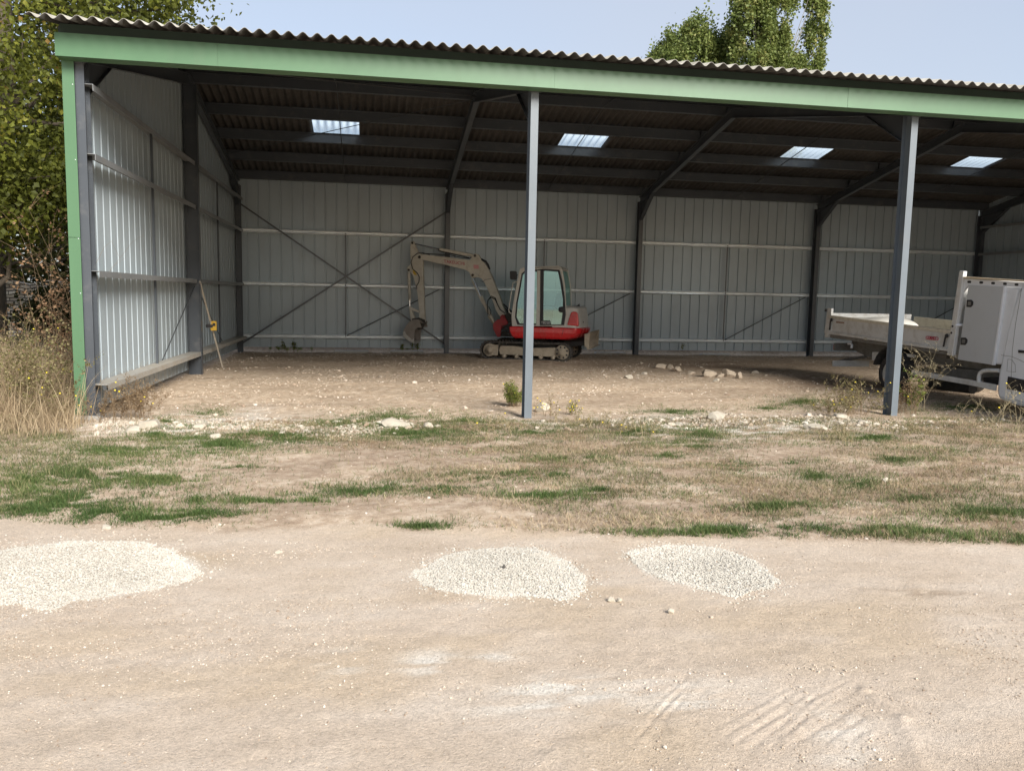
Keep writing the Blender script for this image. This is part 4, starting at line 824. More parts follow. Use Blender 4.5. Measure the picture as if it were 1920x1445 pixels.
# road pebbles
def scatter(n, x0, x1, y0, y1, keep): q = RNG.uniform((x0, y0), (x1, y1), (n, 2)); return q[keep(q[:, 0], q[:, 1])]
q = scatter(170000, .5, 9, -8.9, -4.2, lambda x, y: (y < edge(x)+.1) & (RNG.random(len(x)) < .10+.55*sst(.48, .7, fbm(x*1.1, y*2.2, 71))))
r = .0018+.0032*RNG.random(len(q))**2+.009*(RNG.random(len(q)) < .005)*RNG.random(len(q))
tag(stones('road_pebbles', q, r, TAN, None, .42), 'small tan and white pebbles loose on the gravel track', 'pebbles', None, 'stuff')
cl = []
for px, py, sx, sy, n in ((430, 1045, 45, 12, 26), (640, 1250, 110, 40, 60), (560, 1225, 60, 40, 30), (1200, 1130, 130, 14, 30), (1010, 1135, 60, 10, 22), (185, 1000, 20, 8, 12), (1475, 1070, 40, 8, 26), (1120, 1290, 260, 8, 120), (1640, 1400, 20, 40, 90), (1250, 1262, 60, 5, 50), (1590, 1262, 60, 10, 70)):
    a = np.stack([RNG.normal(px, sx, n), RNG.normal(py, sy, n)], -1); cl.append(gpx(a[:, 0], a[:, 1]))
q = np.concatenate(cl); tag(stones('track_stones', q, .0025+.006*RNG.random(len(q))**2.5, TAN, None, .3, tint=RNG.uniform(.4, 1, len(q))), 'loose clusters of paler stones on the gravel track', 'stones', None, 'stuff')
# chalk rubble along the front of the shed
q = scatter(60000, -.3, 13, -1.7, .8, lambda x, y: RNG.random(len(x)) < np.exp(-((y+.58-.14*np.sin(x*1.7)-.1*np.sin(x*4.1))/.40)**2)*(sst(.1, .3, x)*sst(4.3, 3.6, x)*1.0+sst(6.2, 6.9, x)*sst(10.6, 9.6, x)*.9+.12)*(.25+1.2*sst(.42, .6, fbm(x*2.2, y*3, 81))))
r = .004+.019*RNG.random(len(q))**2.6+.04*(RNG.random(len(q)) < .03)*RNG.random(len(q))
tag(stones('chalk_rubble', q, r, CHALKY, None, .35), 'chalky white rubble strewn along the front of the shed', 'rubble', None, 'stuff')
# floor of the shed: clods and stone chips
q = scatter(52000, -.1, 21.5, -.2, 12.3, lambda x, y: RNG.random(len(x)) < .08+.8*sst(.42, .66, fbm(x*.9, y*1.8, 91))+.35*sst(10.6, 11.6, y))
r = .004+.016*RNG.random(len(q))**2.2+.035*(RNG.random(len(q)) < .015)*RNG.random(len(q))
tag(stones('floor_chips', q, r, TAN, None, .4, tint=RNG.random(len(q))**1.3), 'stone chips and clods on the earth floor of the shed', 'stone chips', None, 'stuff')
q = scatter(9000, 1.5, 14, -6, -.5, lambda x, y: (y > edge(x)) & (RNG.random(len(x)) < .25))
tag(stones('verge_chips', q, .004+.010*RNG.random(len(q))**3, TAN, None, .4), 'small chips of stone in the worn verge', 'stone chips', None, 'stuff')
ROCKS = [(740, 797, 46, 17, 'largest flat white rock, in the green grass left of the middle post', 0), (803, 801, 22, 12, 'small white rock just right of the large flat white one', 0), (1019, 767, 24, 19, 'pale rock at the right foot of the middle post', 0),
 (283, 803, 34, 18, 'pale rock lying before the dead weeds at the shed corner', 0), (406, 821, 18, 11, 'squarish pale rock at the edge of the grass, left front', 0), (372, 806, 20, 12, 'pale rock in the rubble a step right of the dead weeds', 0), (250, 812, 22, 12, 'pale rock nearest the green corner trim', 0),
 (1240, 688, 22, 9, 'leftmost rock of the row of three in the shed', 1), (1258, 688, 13, 9, 'middle rock of the row of three in the shed', 1), (1271, 692, 14, 12, 'right, tallest rock of the row of three in the shed', 1),
 (1208, 700, 13, 6, 'low pale rock in front of the row of three', 0), (1178, 707, 15, 8, 'lone flat rock left of the row of three', 0), (1330, 703, 25, 13, 'broad rock at the left of the rock heap in the shed', 1), (1352, 706, 15, 7, 'small rock in the middle of the rock heap', 1),
 (1367, 703, 24, 16, 'biggest rock of the heap in the shed', 1), (1386, 708, 13, 12, 'rightmost rock of the heap in the shed', 1), (1344, 715, 14, 7, 'front rock of the heap in the shed', 0), (1297, 700, 15, 6, 'flat rock between the row of three and the heap', 1), (1416, 700, 14, 6, 'single rock right of the heap, before the rear wall', 0),
 (1345, 787, 38, 15, 'large chalk rock in the rubble between the middle and right posts', 0), (1578, 784, 24, 10, 'rounded rock left of the weeds at the right post', 0), (1530, 804, 34, 11, 'low chalk rock at the right end of the white rubble', 0),
 (1661, 902, 9, 10, 'small upright white stone in the dry grass on the right', 0), (201, 991, 18, 7, 'long flat stone on the track above the left gravel patch', 0), (1147, 1125, 13, 9, 'left one of two white stones between the gravel patches', 0), (1161, 1126, 10, 8, 'right one of two white stones between the gravel patches', 0),
 (1258, 1147, 12, 9, 'white stone on the track below the right gravel patch', 0), (523, 1035, 12, 6, 'flat stone on the track between the left and middle patches', 0)]
for i, (x, y, w_, h_, lab, br) in enumerate(ROCKS):
    c = gnd(x, y+h_*.35); sc = np.linalg.norm(c-CAM)/FOC; a = w_*sc/2; hz = max(h_*sc*.62, a*.35)
    bm = bmesh.new(); bmesh.ops.create_icosphere(bm, subdivisions=3, radius=1); rg = np.random.default_rng(100+i); o1 = rg.random(3)*40; pl_ = rg.normal(size=(12, 3)); pl_ /= np.linalg.norm(pl_, axis=1)[:, None]; cut = rg.uniform(.5, .82, 12)
    for v in bm.verts:
        p = np.array(v.co)
        for k in range(12):
            d = p@pl_[k]
            if d > cut[k]: p = p-pl_[k]*(d-cut[k])*.97
        n = float(fbm(p[0]*3+o1[0]+p[2], p[1]*3+o1[1]-p[2], i, 3))-.5; p = p*(1+.22*n); v.co = Vector((p[0]*a*1.3, p[1]*a*.95, p[2]*hz*1.2))
    me = bpy.data.meshes.new('rock'); bm.to_mesh(me); bm.free(); me.materials.append(ROCKB if br else ROCK); o = bpy.data.objects.new('rock', me); COL.objects.link(o)
    o.location = (c[0], c[1]+a*.3, float(H(c[0], c[1]))+hz*.45); o.rotation_euler = (0, 0, rg.uniform(-.5, .5)); tag(o, lab, 'rock', 'loose rocks around the shed')

BARE = [(gnd(*c_)[:2], rx_, ry_) for c_, rx_, ry_ in (((640, 866), 1.35, .62), ((470, 900), .9, .35), ((1440, 850), .9, .35), ((560, 975), 1.1, .22))]
def open_soil(x, y):
    k = 1
    for c_, rx_, ry_ in BARE: k = k*(1-.96*np.exp(-(((x-c_[0])/rx_)**2+((y-c_[1])/ry_)**2)**1.5))
    return k
# ---- ribbons: grass blades and stalks
def ribbons(name, base, L, wid, lean, curl, phi, seg, m, tint, parent=None, tipw=.15):
    n = len(base); pts = []; p = base.copy(); pts.append(p.copy())
    for s in range(seg):
        th = lean+curl*(s+.5)/seg; st = L/seg; p = p+np.stack([np.sin(th)*np.cos(phi)*st, np.sin(th)*np.sin(phi)*st, np.cos(th)*st], -1); pts.append(p.copy())
    tw = RNG.uniform(-.8, .8, n); side = np.stack([-np.sin(phi+tw), np.cos(phi+tw), np.zeros(n)], -1); vs = []
    for s, q in enumerate(pts):
        wv = wid*(1-(1-tipw)*(s/seg)**1.5)/2; vs += [q-side*wv[:, None], q+side*wv[:, None]]
    v = np.stack(vs, 1).reshape(-1, 3); k = 2*(seg+1); f = []
    for s in range(seg): f.append([2*s, 2*s+1, 2*s+3, 2*s+2])
    f = (np.array(f)[None]+k*np.arange(n)[:, None, None]).reshape(-1, 4)
    return big(name, v, f, m, parent, np.repeat(tint, k))
GRN = tint_mat('green_grass', [(0, (.045, .085, .022)), (.45, (.09, .145, .038)), (.75, (.15, .195, .06)), (1, (.36, .32, .16))], .6, .25)
STRAW = tint_mat('dry_grass', [(0, (.19, .125, .075)), (.3, (.33, .235, .14)), (.6, (.47, .36, .225)), (1, (.64, .53, .35))], .8, .2)
OLIVE = tint_mat('tired_grass', [(0, (.10, .11, .045)), (.5, (.17, .17, .075)), (1, (.32, .27, .14))], .7, .2)
GP = [(110, 938, 170, 26, 3), (50, 905, 70, 14, 2), (200, 850, 130, 20, 2.2), (300, 822, 60, 12, 2), (415, 836, 60, 13, 3), (520, 820, 65, 10, 3), (560, 828, 30, 8, 1), (390, 775, 36, 9, 1), (310, 792, 22, 7, .6), (160, 892, 80, 13, 2), (300, 905, 90, 12, 1.3), (300, 973, 105, 8, 3), (190, 963, 55, 8, 1.4), (730, 782, 75, 10, 2), (770, 815, 95, 11, 3.4),
      (875, 793, 50, 10, 2), (690, 795, 50, 8, 1.2), (620, 797, 40, 8, .8), (480, 941, 58, 8, 1.2), (590, 941, 30, 6, .5), (680, 925, 75, 9, 1.3), (820, 920, 52, 12, 1.3), (1000, 812, 90, 14, 1.4), (1190, 812, 80, 14, 2), (1265, 775, 60, 8, 1.6), (1320, 818, 60, 12, 2.2), (1510, 757, 62, 9, 2.6), (1440, 768, 36, 5, .7), (1300, 838, 80, 9, 1), (1640, 822, 70, 8, 1.6),
      (1800, 765, 110, 10, 2.4), (1375, 873, 36, 7, .8), (1480, 873, 35, 5, .5), (1680, 862, 45, 9, 1), (1610, 912, 36, 9, .9), (1530, 895, 36, 9, .8), (1450, 955, 70, 10, 1.4), (1850, 968, 90, 12, 1.6), (1390, 1000, 160, 9, 2), (1870, 1017, 70, 7, 1.5), (1680, 1004, 110, 8, 1), (1080, 865, 90, 8, 1), (880, 905, 36, 9, .9), (1000, 897, 110, 8, 1.3), (1010, 935, 80, 9, 1), (1130, 925, 60, 8, .7), (1250, 855, 40, 6, .6), (790, 990, 60, 5, .5), (1500, 795, 60, 5, .6), (60, 955, 80, 10, 1.5), (370, 943, 16, 6, .3), (445, 882, 40, 4, .4), (1720, 940, 60, 8, .5)]
pts = []; 
for cx, cy, rx, ry, wgt in GP:
    n = int(3000*wgt*(.5+rx/120)); t = RNG.uniform(0, 2*math.pi, n); rr = np.abs(RNG.normal(0, .95, n))+.1*RNG.random(n); q = gpx(cx+rx*rr*np.cos(t), cy+ry*rr*np.sin(t))
    k = (RNG.random(n) < .08+1.0*sst(.40, .56, fbm(q[:, 0]*6, q[:, 1]*10, 15, 4))) & (q[:, 1] > edge(q[:, 0])-.02); pts.append(q[k])
pts.append(scatter(150000, 1.8, 14.5, -6.5, -.3, lambda x, y: (y > edge(x)-.03) & (RNG.random(len(x)) < open_soil(x, y)*(sst(2.6, 4.6, x+.5*(y+3.2))*.9+.12)*(sst(.50, .60, fbm(x*2.6+9, y*4.6, 28, 5))+.35*np.exp(-((y+1.0)/.45)**2)*sst(.42, .56, fbm(x*2.1+2, y*4, 38, 4))))))
pts.append(scatter(60000, -2.5, 3.2, -4.6, -.5, lambda x, y: (y > edge(x)-.03) & (RNG.random(len(x)) < sst(3.0, .2, x-.45*(y+4.2))*sst(.44, .60, fbm(x*2.2+3, y*4.0, 29, 5)))))
q = np.concatenate(pts); n = len(q); base = np.stack([q[:, 0], q[:, 1], H(q[:, 0], q[:, 1])-.004], -1); hh_ = fbm(q[:, 0]*2, q[:, 1]*2, 16)
tag(ribbons('green_grass', base, RNG.uniform(.02, .06, n)*(.5+.9*hh_), RNG.uniform(.003, .0055, n), RNG.uniform(.05, .9, n), RNG.uniform(.2, 1.2, n), RNG.uniform(0, 6.28, n), 2, GRN, np.clip(RNG.normal(.45, .22, n)+(hh_-.5)*.8, 0, 1)), 'fresh green grass in low patches on the verge', 'grass', None, 'stuff')
q = scatter(420000, 1.6, 15, -6.6, -.25, lambda x, y: (y > edge(x)+.02) & (RNG.random(len(x)) < open_soil(x, y)*sst(1.8, 4.2, x+.6*(y+3.2)+1.6*(fbm(x*.9, y*1.5, 18)-.5))*(.06+.94*sst(.43, .58, fbm(x*1.8, y*3.4, 17, 5)))*(1-.85*np.exp(-((x-7.9)/1.3)**2-((y+1.9)/.5)**2))))
n = len(q); base = np.stack([q[:, 0], q[:, 1], H(q[:, 0], q[:, 1])-.002], -1)
tag(ribbons('dry_grass', base, RNG.uniform(.025, .075, n), RNG.uniform(.0025, .0048, n), RNG.uniform(.7, 1.5, n), RNG.uniform(-.1, .6, n), RNG.uniform(0, 6.28, n), 2, STRAW, np.clip(.1+.6*RNG.random(n)+1.1*(fbm(q[:, 0]*1.6, q[:, 1]*2.6, 19)-.42), 0, 1)), 'short straw-coloured grass covering the verge', 'dry grass', None, 'stuff')
q = scatter(170000, 1.2, 15, -6.6, -.25, lambda x, y: (y > edge(x)+.0) & (RNG.random(len(x)) < open_soil(x, y)*sst(2.2, 4.4, x+.5*(y+3.2))*(.05+.95*sst(.47, .60, fbm(x*2.3+4, y*4.2, 27, 5))))); n = len(q)
base = np.stack([q[:, 0], q[:, 1], H(q[:, 0], q[:, 1])-.003], -1)
tag(ribbons('tired_grass', base, RNG.uniform(.025, .07, n), RNG.uniform(.003, .0055, n), RNG.uniform(.1, 1.1, n), RNG.uniform(.1, .9, n), RNG.uniform(0, 6.28, n), 2, OLIVE, RNG.random(n)), 'dull olive grass mixed into the dry verge', 'grass', None, 'stuff')
q = scatter(110000, -7, 2.6, -4.6, -.2, lambda x, y: (y > edge(x)+.05) & (RNG.random(len(x)) < open_soil(x, y)*sst(2.6, -.4, x+.9*(-3.2-y)*-1*.3)*.8*sst(.3, .6, fbm(x*1.8, y*2.4, 22)))); n = len(q); base = np.stack([q[:, 0], q[:, 1], H(q[:, 0], q[:, 1])-.003], -1)
tag(ribbons('tired_grass', base, RNG.uniform(.03, .10, n), RNG.uniform(.003, .005, n), RNG.uniform(.1, 1.2, n), RNG.uniform(.1, .9, n), RNG.uniform(0, 6.28, n), 2, OLIVE, np.clip(.3+.7*RNG.random(n), 0, 1)), 'olive and straw grass left of the shed corner', 'grass', None, 'stuff')
# tall dead grass left of the corner
q = np.stack([RNG.uniform(-4.5, .12, 26000), RNG.uniform(-1.7, 4, 26000)], -1)
q = q[(q[:, 0] < -.22+.3*(q[:, 1] < -.15)) & (q[:, 1] > -1.25+.55*(vnoise(q[:, 0]*2, q[:, 0]*0, 3)-.5)-.28*(q[:, 0]+.2)*-.5) & (RNG.random(len(q)) < .45+.6*fbm(q[:, 0]*1.5, q[:, 1]*1.5, 23))]; n = len(q)
L = (.55+.55*fbm(q[:, 0]*.9, q[:, 1]*.9, 24))*RNG.uniform(.55, 1.2, n)*(.5+.5*sst(-1.5, -.3, q[:, 1])); base = np.stack([q[:, 0], q[:, 1], H(q[:, 0], q[:, 1])-.01], -1)
tag(ribbons('tall_dead_grass', base, L, RNG.uniform(.003, .007, n), np.abs(RNG.normal(0, .45, n)), RNG.uniform(.1, 2.6, n), RNG.uniform(0, 6.28, n), 6, STRAW, np.clip(.35*RNG.random(n)+.9*fbm(q[:, 0]*2.5, q[:, 1]*2.5, 26)+.05, 0, 1)), 'tall tangle of dead straw-brown grass left of the green corner trim', 'dead grass', None, 'stuff')

# ---- leaves
def leaves(name, c, size, m, parent, tint, droop=.5):
    if parent.location[0] < -.15:                                     # nothing grows through the gable
        k_ = ~((c[:, 0] > -.22) & (c[:, 1] > -.12) & (c[:, 1] < 12.2) & (c[:, 2] < 4.85+RS*np.minimum(c[:, 1], D-c[:, 1]))); c, size, tint = c[k_], size[k_], tint[k_]
    n = len(c); g = RNG; a = g.uniform(0, 2*math.pi, n); el_ = g.normal(-droop, .6, n); d = np.stack([np.cos(a)*np.cos(el_), np.sin(a)*np.cos(el_), np.sin(el_)], -1)
    u = g.normal(size=(n, 3)); s = np.cross(d, u); s /= np.linalg.norm(s, axis=1)[:, None]+1e-9; w_ = size*g.uniform(.28, .42, n); nn = np.cross(s, d)
    tip = c+d*size[:, None]; mid = c+d*(size*.45)[:, None]-nn*(size*.08)[:, None]
    v = np.stack([c, mid+s*w_[:, None], tip, mid-s*w_[:, None]], 1).reshape(-1, 3); f = (np.array([[0, 1, 2, 3]])[None]+4*np.arange(n)[:, None, None]).reshape(-1, 4)
    return big(name, v, f, m, parent, np.repeat(tint, 4))
def weed(name, label, x, y, hgt, nst, spread, lf, stops, flower=0, lsize=.03, cat='weed', group='weeds around the shed', lean=.35, stem=(.20, .14, .08), ysq=1.0):
    z = float(H(x, y)); t = thing(name, label, cat, (x, y, z), group); mb = MB(); L = []; F = []
    for i in range(nst):
        a = random.uniform(0, 6.28); h = hgt*random.uniform(.55, 1.1); th = abs(random.gauss(0, lean)); k = random.uniform(0, .7); p = V3(x+random.gauss(0, spread*.35), y+random.gauss(0, spread*.35)*ysq, z-.01); P = [p]; m_ = 5
        for s in range(m_):
            thh = th+k*s/m_; p = p+h/m_*V3(math.sin(thh)*math.cos(a), math.sin(thh)*math.sin(a), math.cos(thh)); P.append(p)
            if s > 0:
                for b_ in range(2):
                    aa = random.uniform(0, 6.28); bl = h*random.uniform(.12, .32); e = p+V3(math.cos(aa)*bl*.7, math.sin(aa)*bl*.7, bl*.6); mb.tube([p, (p+e)/2+V3(0, 0, .1*bl), e], [.0016, .0013, .0008], 3, cap=False)
                    for q_ in range(lf): L.append(p+(e-p)*random.random()+V3(*[random.gauss(0, .012) for _ in range(3)]))
                    if random.random() < flower: F.append(e)
        mb.tube(P, [.0035, .003, .0025, .002, .0016, .0010], 4, cap=False)
    m1 = bpy.data.materials.get('stem_'+name) or mat('stem_'+name, stem, .8); mb.build('stems', m1, t)
    m2 = bpy.data.materials.get('leaf_'+name+cat) or tint_mat('leaf_'+name+cat, stops, .7, .25)
    if L: L = np.array(L); leaves('leaves', L, RNG.uniform(.5, 1.2, len(L))*lsize, m2, t, RNG.random(len(L)), .0)
    if F:
        fm = bpy.data.materials.get('yellow_petals') or mat('yellow_petals', (.75, .58, .04), .6); fb = MB()
        for c in F: fb.lathe(c, (random.gauss(0, .3), -.5+random.gauss(0, .3), 1), [(0, .003), (.004, .011), (.009, .009), (.010, 0)], 7)
        tag(fb.build('flowers', fm, t), kind='stuff')
    return t
DEADS = [(0, (.12, .075, .04)), (.5, (.24, .16, .09)), (1, (.36, .27, .16))]
GREENW = [(0, (.08, .12, .02)), (.5, (.15, .20, .035)), (1, (.28, .28, .06))]
MIXW = [(0, (.10, .10, .03)), (.5, (.20, .18, .07)), (1, (.34, .28, .16))]
weed('dead_weed', 'bushy dead brown weed inside the shed corner by the gable', .42, .05, .42, 34, .38, 7, DEADS, .01, .022)
weed('dead_weed', 'smaller brown weed against the gable cladding, behind the bushy one', .30, .85, .45, 18, .28, 6, DEADS, 0, .02)
weed('dead_weed', 'sparse dead weed between the corner post and the first rocks', .15, -.35, .5, 9, .3, 4, DEADS, .06, .018)
weed('green_weed', 'bright yellow-green bush just left of the middle post', 5.40, 1.1, .33, 46, .13, 10, GREENW, .03, .022, 'bush')
for i, (a_, b_, lab) in enumerate([(1100, 800, 'wiry straw-coloured tuft in the verge just right of the middle post'), (1185, 812, 'pale wispy tuft where the white rubble starts, right of the middle post'), (930, 808, 'low wispy tuft in the verge just left of the middle post'), (1700, 815, 'low brown tuft in front of the right post'), (1560, 830, 'thin straw tuft below the right end of the rubble')]):
    p_ = gnd(a_, b_); weed('dry_tuft', lab, p_[0], p_[1], .2, 26, .45, 3, MIXW, .02 if i < 3 else 0, .015, 'tuft', 'wispy tufts in the verge', .75, (.36, .29, .17))
weed('green_weed', 'low green weed with yellow flowers right of the middle post', 6.05, .2, .2, 9, .16, 4, GREENW, .14, .02)
weed('flowering_weed', 'thin stalks with yellow flowers beside the middle post', 5.72, .05, .34, 7, .22, 2, MIXW, .22, .02)
weed('flowering_weed', 'olive weed clump with small yellow flowers left of the right post', 10.25, .25, .52, 34, .42, 6, MIXW, .05, .024)
weed('flowering_weed', 'sprawling weed to the left of the olive clump at the right post', 9.85, -.1, .32, 22, .4, 6, MIXW, .04, .022)
weed('dead_weed', 'brown weed clump on the right side of the right post', 11.2, .35, .5, 24, .25, 6, DEADS, .02, .022)
weed('dry_stalk', 'tall pale drooping dry weed in front of the truck bed', 11.55, .5, .98, 14, .15, 6, [(0, (.26, .21, .12)), (1, (.48, .42, .27))], .0, .026, lean=.22, stem=(.36, .30, .18))
weed('green_weed', 'small leafy green sprig beside the wheel of the truck', 11.3, .2, .55, 5, .08, 9, GREENW, 0, .04)
for i, (a, b_) in enumerate([(1860, 812), (1800, 808), (1905, 818)]):
    p = gnd(a, b_); weed('dry_stalk', ['tall wiry dry weed at the right edge in front of the cab', 'thin branching dry weed between the right post and the cab', 'rightmost wiry dry weed, leaning left'][i], p[0], p[1], .62 if i != 1 else .45, 7, .18, 2, DEADS, .04, .016, lean=.45, stem=(.33, .27, .18))
weed('dead_shrub', 'tall reddish-brown dead shrub close to the green corner trim', -.66, 1.0, 2.45, 22, .4, 7, [(0, (.13, .07, .035)), (.6, (.26, .15, .08)), (1, (.36, .24, .14))], .0, .045, 'shrub', None, .1)
weed('dead_shrub', 'knee-high brown shrub among the tall dead grass on the left', -1.6, .5, 1.25, 22, .6, 9, DEADS, .02, .035, 'shrub', None, .3)
weed('dead_shrub', 'brown shrub reaching the left edge among the dead grass', -2.5, 1.6, 1.35, 22, .7, 9, DEADS, .02, .035, 'shrub', None, .3)
weed('flowering_weed', 'straggly weed with yellow flowers in the grass by the corner footing', -.25, -.55, .55, 16, .35, 5, MIXW, .07, .02)
weed('bramble', 'olive-brown bramble mass in the tall dead grass beside the green trim', -.75, .1, 1.05, 46, .7, 9, MIXW, .02, .034, 'shrub', None, .4)
weed('bramble', 'olive-brown bramble mass at the left edge of the tall dead grass', -1.9, .0, 1.0, 46, .9, 9, MIXW, .02, .034, 'shrub', None, .4)
weed('flowering_weed', 'yellow-flowered weed at the front of the dead grass', -.9, -.75, .5, 14, .45, 5, MIXW, .06, .02)
for i, (x, lab) in enumerate([(1.2, 'rear wall, first bay'), (4.3, 'rear wall near the second post'), (9.9, 'rear wall behind the excavator blade'), (12.4, 'rear wall past the third post'), (15.2, 'rear wall behind the truck')]):
    weed('green_weed', 'low dark weeds growing under the '+lab, x, 12.1+.1*i, .3, 16, .7, 7, [(0, (.03, .05, .015)), (1, (.10, .13, .04))], 0, .04)

# ---- trees
BARK = mat('bark', (.085, .068, .05), .95, 0, (.15, .13, .09), .3, 7, .3, 1.0, 25, (1, 1, .3)); PBARK = mat('pale_bark', (.26, .24, .2), .9, 0, (.12, .1, .08), .4, 6, .2, .5, 25, (1, 1, .3))
LEAF_A = tint_mat('maple_leaves', [(0, (.045, .055, .013)), (.4, (.12, .138, .025)), (.75, (.22, .245, .04)), (.92, (.34, .33, .055)), (1, (.40, .25, .06))], .55, .45)
LEAF_B = tint_mat('dark_leaves', [(0, (.03, .038, .01)), (.6, (.08, .085, .02)), (1, (.17, .13, .04))], .6, .3)
LEAF_P = tint_mat('poplar_leaves', [(0, (.10, .14, .04)), (.5, (.19, .24, .065)), (.85, (.24, .27, .08)), (1, (.36, .33, .11))], .5, .35)
def tree(name, label, base, trunk, lobes, nclump, nleaf, lsize, leafm, barkm, tr=.3, group=None, crad=.5, cat='tree', limbs=26, seed=1, shell=.45, tb=0, cs=(.55, .55, .42)):
    rg = np.random.default_rng(seed); base = V3(*base); t = thing(name, label, cat, base, group); T = [base+V3(*p) for p in trunk]; mb = MB(); k = len(T)
    mb.tube(T, [tr*(1.25 if i == 0 else 1-.75*i/(k-1)) for i in range(k)], 12)
    C = []; w_ = np.array([(l[1][0]*l[1][1]*l[1][2])**.7*(l[2] if len(l) > 2 else 1) for l in lobes]); w_ = w_/w_.sum()
    for li, l in enumerate(lobes):
        n = max(3, int(nclump*w_[li])); u = rg.normal(size=(n, 3)); u /= np.linalg.norm(u, axis=1)[:, None]; r_ = (shell+(1-shell)*rg.random(n))[:, None]**.6
        C.append(base+np.array(l[0])+u*r_*np.array(l[1]))
    C = np.concatenate(C); pick = C[rg.permutation(len(C))[:limbs]]
    for c in pick:
        d = [np.linalg.norm((c-p)*V3(1, 1, .6))+(3 if p[2] > c[2] else 0) for p in T]; i = int(np.argmin(d)); s = T[i]; mid = s*.45+c*.55+rg.normal(size=3)*.15-V3(0, 0, .1*np.linalg.norm(c-s)*.5); r0 = tr*(1-.75*i/(k-1))*.35
        mb.tube([s, s*.75+mid*.25, mid, c], [r0, r0*.7, r0*.45, r0*.12], 6, cap=False)
    mb.build('trunk', barkm, t)
    n = nleaf; ci = rg.integers(0, len(C), n); cr = crad*(.6+.8*rg.random(len(C))); P = C[ci]+rg.normal(size=(n, 3))*cr[ci][:, None]*np.array(cs); ct = rg.random(len(C))
    leaves('crown', P, lsize*RNG.uniform(.6, 1.25, n), leafm, t, np.clip(.55*RNG.random(n)+.5*ct[ci]+tb, 0, 1), .45); return t
tree('broadleaf_tree', 'large olive-leaved tree whose boughs hang over the left end of the roof', (-3.05, 3.95, .1), [(0, 0, -.2), (.05, .02, 1.2), (.2, .1, 2.6), (.6, .2, 4.2), (.6, .3, 6.2), (.4, .2, 8)], [((.4, .3, 6.6), (3.4, 2.9, 3.0)), ((.2, .2, 4.1), (2.2, 2.2, 1.9), 1.6), ((.5, -.4, 3.1), (1.6, 1.0, .9), 1.8), ((2.2, .6, 7.0), (1.6, 1.6, 1.5)), ((-1.2, 0, 8.5), (2.8, 2.8, 2.4), .6)], 460, 74000, .088, LEAF_A, BARK, .34, None, .50, limbs=70, seed=3)
tree('broadleaf_tree', 'darker tree behind the large one, beyond the left gable', (-5.4, 10.5, 0), [(0, 0, -.2), (.1, 0, 2), (.2, .2, 4), (0, 0, 7)], [((0, 0, 6.4), (3.6, 2.8, 3.8)), ((1.5, 1, 4.4), (2.0, 2.0, 1.8))], 200, 12000, .19, LEAF_B, BARK, .25, None, .7, limbs=30, seed=4)
tree('broadleaf_tree', 'dark tree at the far left edge with low-hanging leaves', (-9.5, 9.0, 0), [(0, 0, -.2), (.1, 0, 2), (.2, .2, 4), (0, 0, 8)], [((0, 0, 6.2), (3.8, 3.0, 3.8))], 150, 9000, .19, LEAF_B, BARK, .28, None, .7, limbs=24, seed=5)
tree('dark_bush', 'dark green bush in front of the stone wall, left of the shed', (-4.35, 11.6, 0), [(0, 0, -.1), (0, 0, .5), (.1, 0, 1.2)], [((0, 0, .95), (.75, .6, .75))], 50, 4200, .12, LEAF_B, BARK, .05, None, .3, 'bush', 8, 6, tb=-.2)
tree('hedgerow_tree', 'dark wooded thicket rising beyond the stone wall', (-9, 18, 0), [(0, 0, -.2), (0, 0, 2), (.2, 0, 4)], [((-6, 0, 2.2), (4, 1.5, 2.6)), ((0, 0, 2.0), (4, 1.5, 2.4)), ((4, 0, 2.2), (3, 1.5, 2.3))], 260, 22000, .2, LEAF_B, BARK, .2, None, .7, 'thicket', 30, 12)
G_ = 'poplars behind the shed'
def lob(x, z, rx, rz, y=0): return ((x, y, z), (rx, rx*.9, rz))
tree('poplar_tree', 'shorter rounded poplar, left one behind the roof', (20.9, 34.2, 0), [(0, 0, -.2), (0, 0, 5), (.1, 0, 10), (.2, 0, 15)], [lob(0, 8, 2.2, 4)+(.4,), lob(.35, 14.6, 1.35, 2.9), lob(-.95, 14.0, 1.25, 2.3), lob(1.7, 14.2, 1.0, 2.6), lob(-1.9, 13.5, .8, 1.6)], 460, 60000, .17, LEAF_P, PBARK, .22, G_, .36, limbs=50, seed=8, cs=(.42, .42, .7))
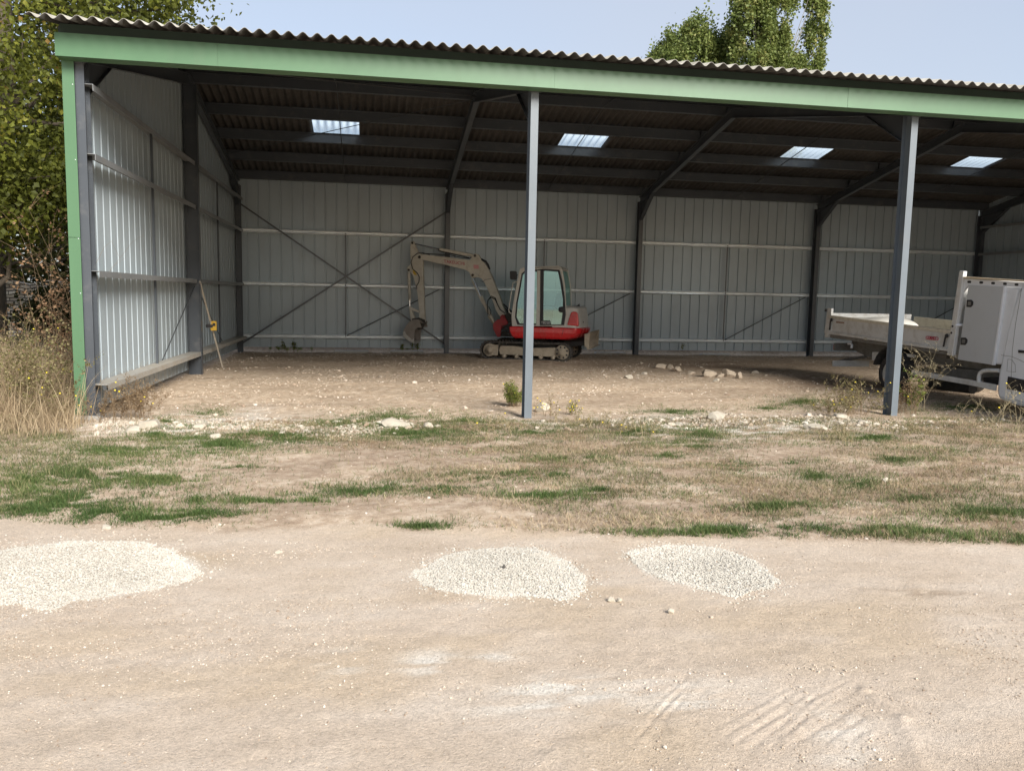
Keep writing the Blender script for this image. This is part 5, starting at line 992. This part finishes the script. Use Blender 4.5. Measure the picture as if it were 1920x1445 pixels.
tree('poplar_tree', 'tallest poplar, right of the rounded one, with a bare gap near its right side', (24.6, 32.5, 0), [(0, 0, -.2), (0, 0, 6), (.1, 0, 12), (.1, 0, 20)], [lob(0, 8, 2.4, 5)+(.4,), lob(-.85, 15.8, 1.3, 4.9), lob(.35, 17.0, 1.0, 5.4), lob(1.5, 19.2, .5, 1.6), lob(1.9, 13.6, .9, 1.5), lob(2.95, 16.3, .5, 2.7), lob(.8, 13.8, 1.1, 2.6), lob(2.55, 18.9, .45, 1.0)], 760, 110000, .17, LEAF_P, PBARK, .26, G_, .32, limbs=80, seed=9, tb=.06, cs=(.40, .40, .8))
# rough stone wall far left
m, nt, b, _ = new_mat('rubble_stone'); v = objvec(nt, (1, 1, 1)); br_ = N(nt, 'ShaderNodeTexBrick'); br_.offset = .5; br_.inputs['Scale'].default_value = 1; br_.inputs['Brick Width'].default_value = .26; br_.inputs['Row Height'].default_value = .09; br_.inputs['Mortar Size'].default_value = .012
br_.inputs['Color1'].default_value = (.75, .69, .6, 1); br_.inputs['Color2'].default_value = (.40, .34, .28, 1); br_.inputs['Mortar'].default_value = (.09, .075, .06, 1)
cm = nt.nodes.new('ShaderNodeSeparateXYZ'); cb = nt.nodes.new('ShaderNodeCombineXYZ'); dn = N(nt, 'ShaderNodeTexNoise', Scale=4.0); nt.links.new(v, dn.inputs['Vector']); vm = N(nt, 'ShaderNodeVectorMath', operation='MULTIPLY_ADD'); nt.links.new(dn.outputs['Color'], vm.inputs[0]); vm.inputs[1].default_value = (.1, .1, .08); nt.links.new(v, vm.inputs[2])
nt.links.new(vm.outputs[0], cm.inputs[0]); nt.links.new(cm.outputs[0], cb.inputs[0]); nt.links.new(cm.outputs[2], cb.inputs[1]); nt.links.new(cb.outputs[0], br_.inputs['Vector']); nt.links.new(br_.outputs['Color'], b.inputs['Base Color']); b.inputs['Roughness'].default_value = .95
bp = N(nt, 'ShaderNodeBump', Strength=.8, Distance=.03); nt.links.new(br_.outputs['Fac'], bp.inputs['Height']); bp.invert = True; nt.links.new(bp.outputs[0], b.inputs['Normal'])
rows = []
for i in range(61): x = -16+i*.24; rows.append((x, 1.75+.05*math.sin(i*1.3)+random.uniform(-.03, .03)))
mb = MB(); mb.prism([(rows[0][0], 14.0, -.2)]+[(x, 14.0+.02*math.sin(x*3), z) for x, z in rows]+[(rows[-1][0], 14.0, -.2)], (0, .4, 0)); tag(mb.build('stone_wall', m), 'old rubble stone wall behind the trees, left of the shed', 'wall')
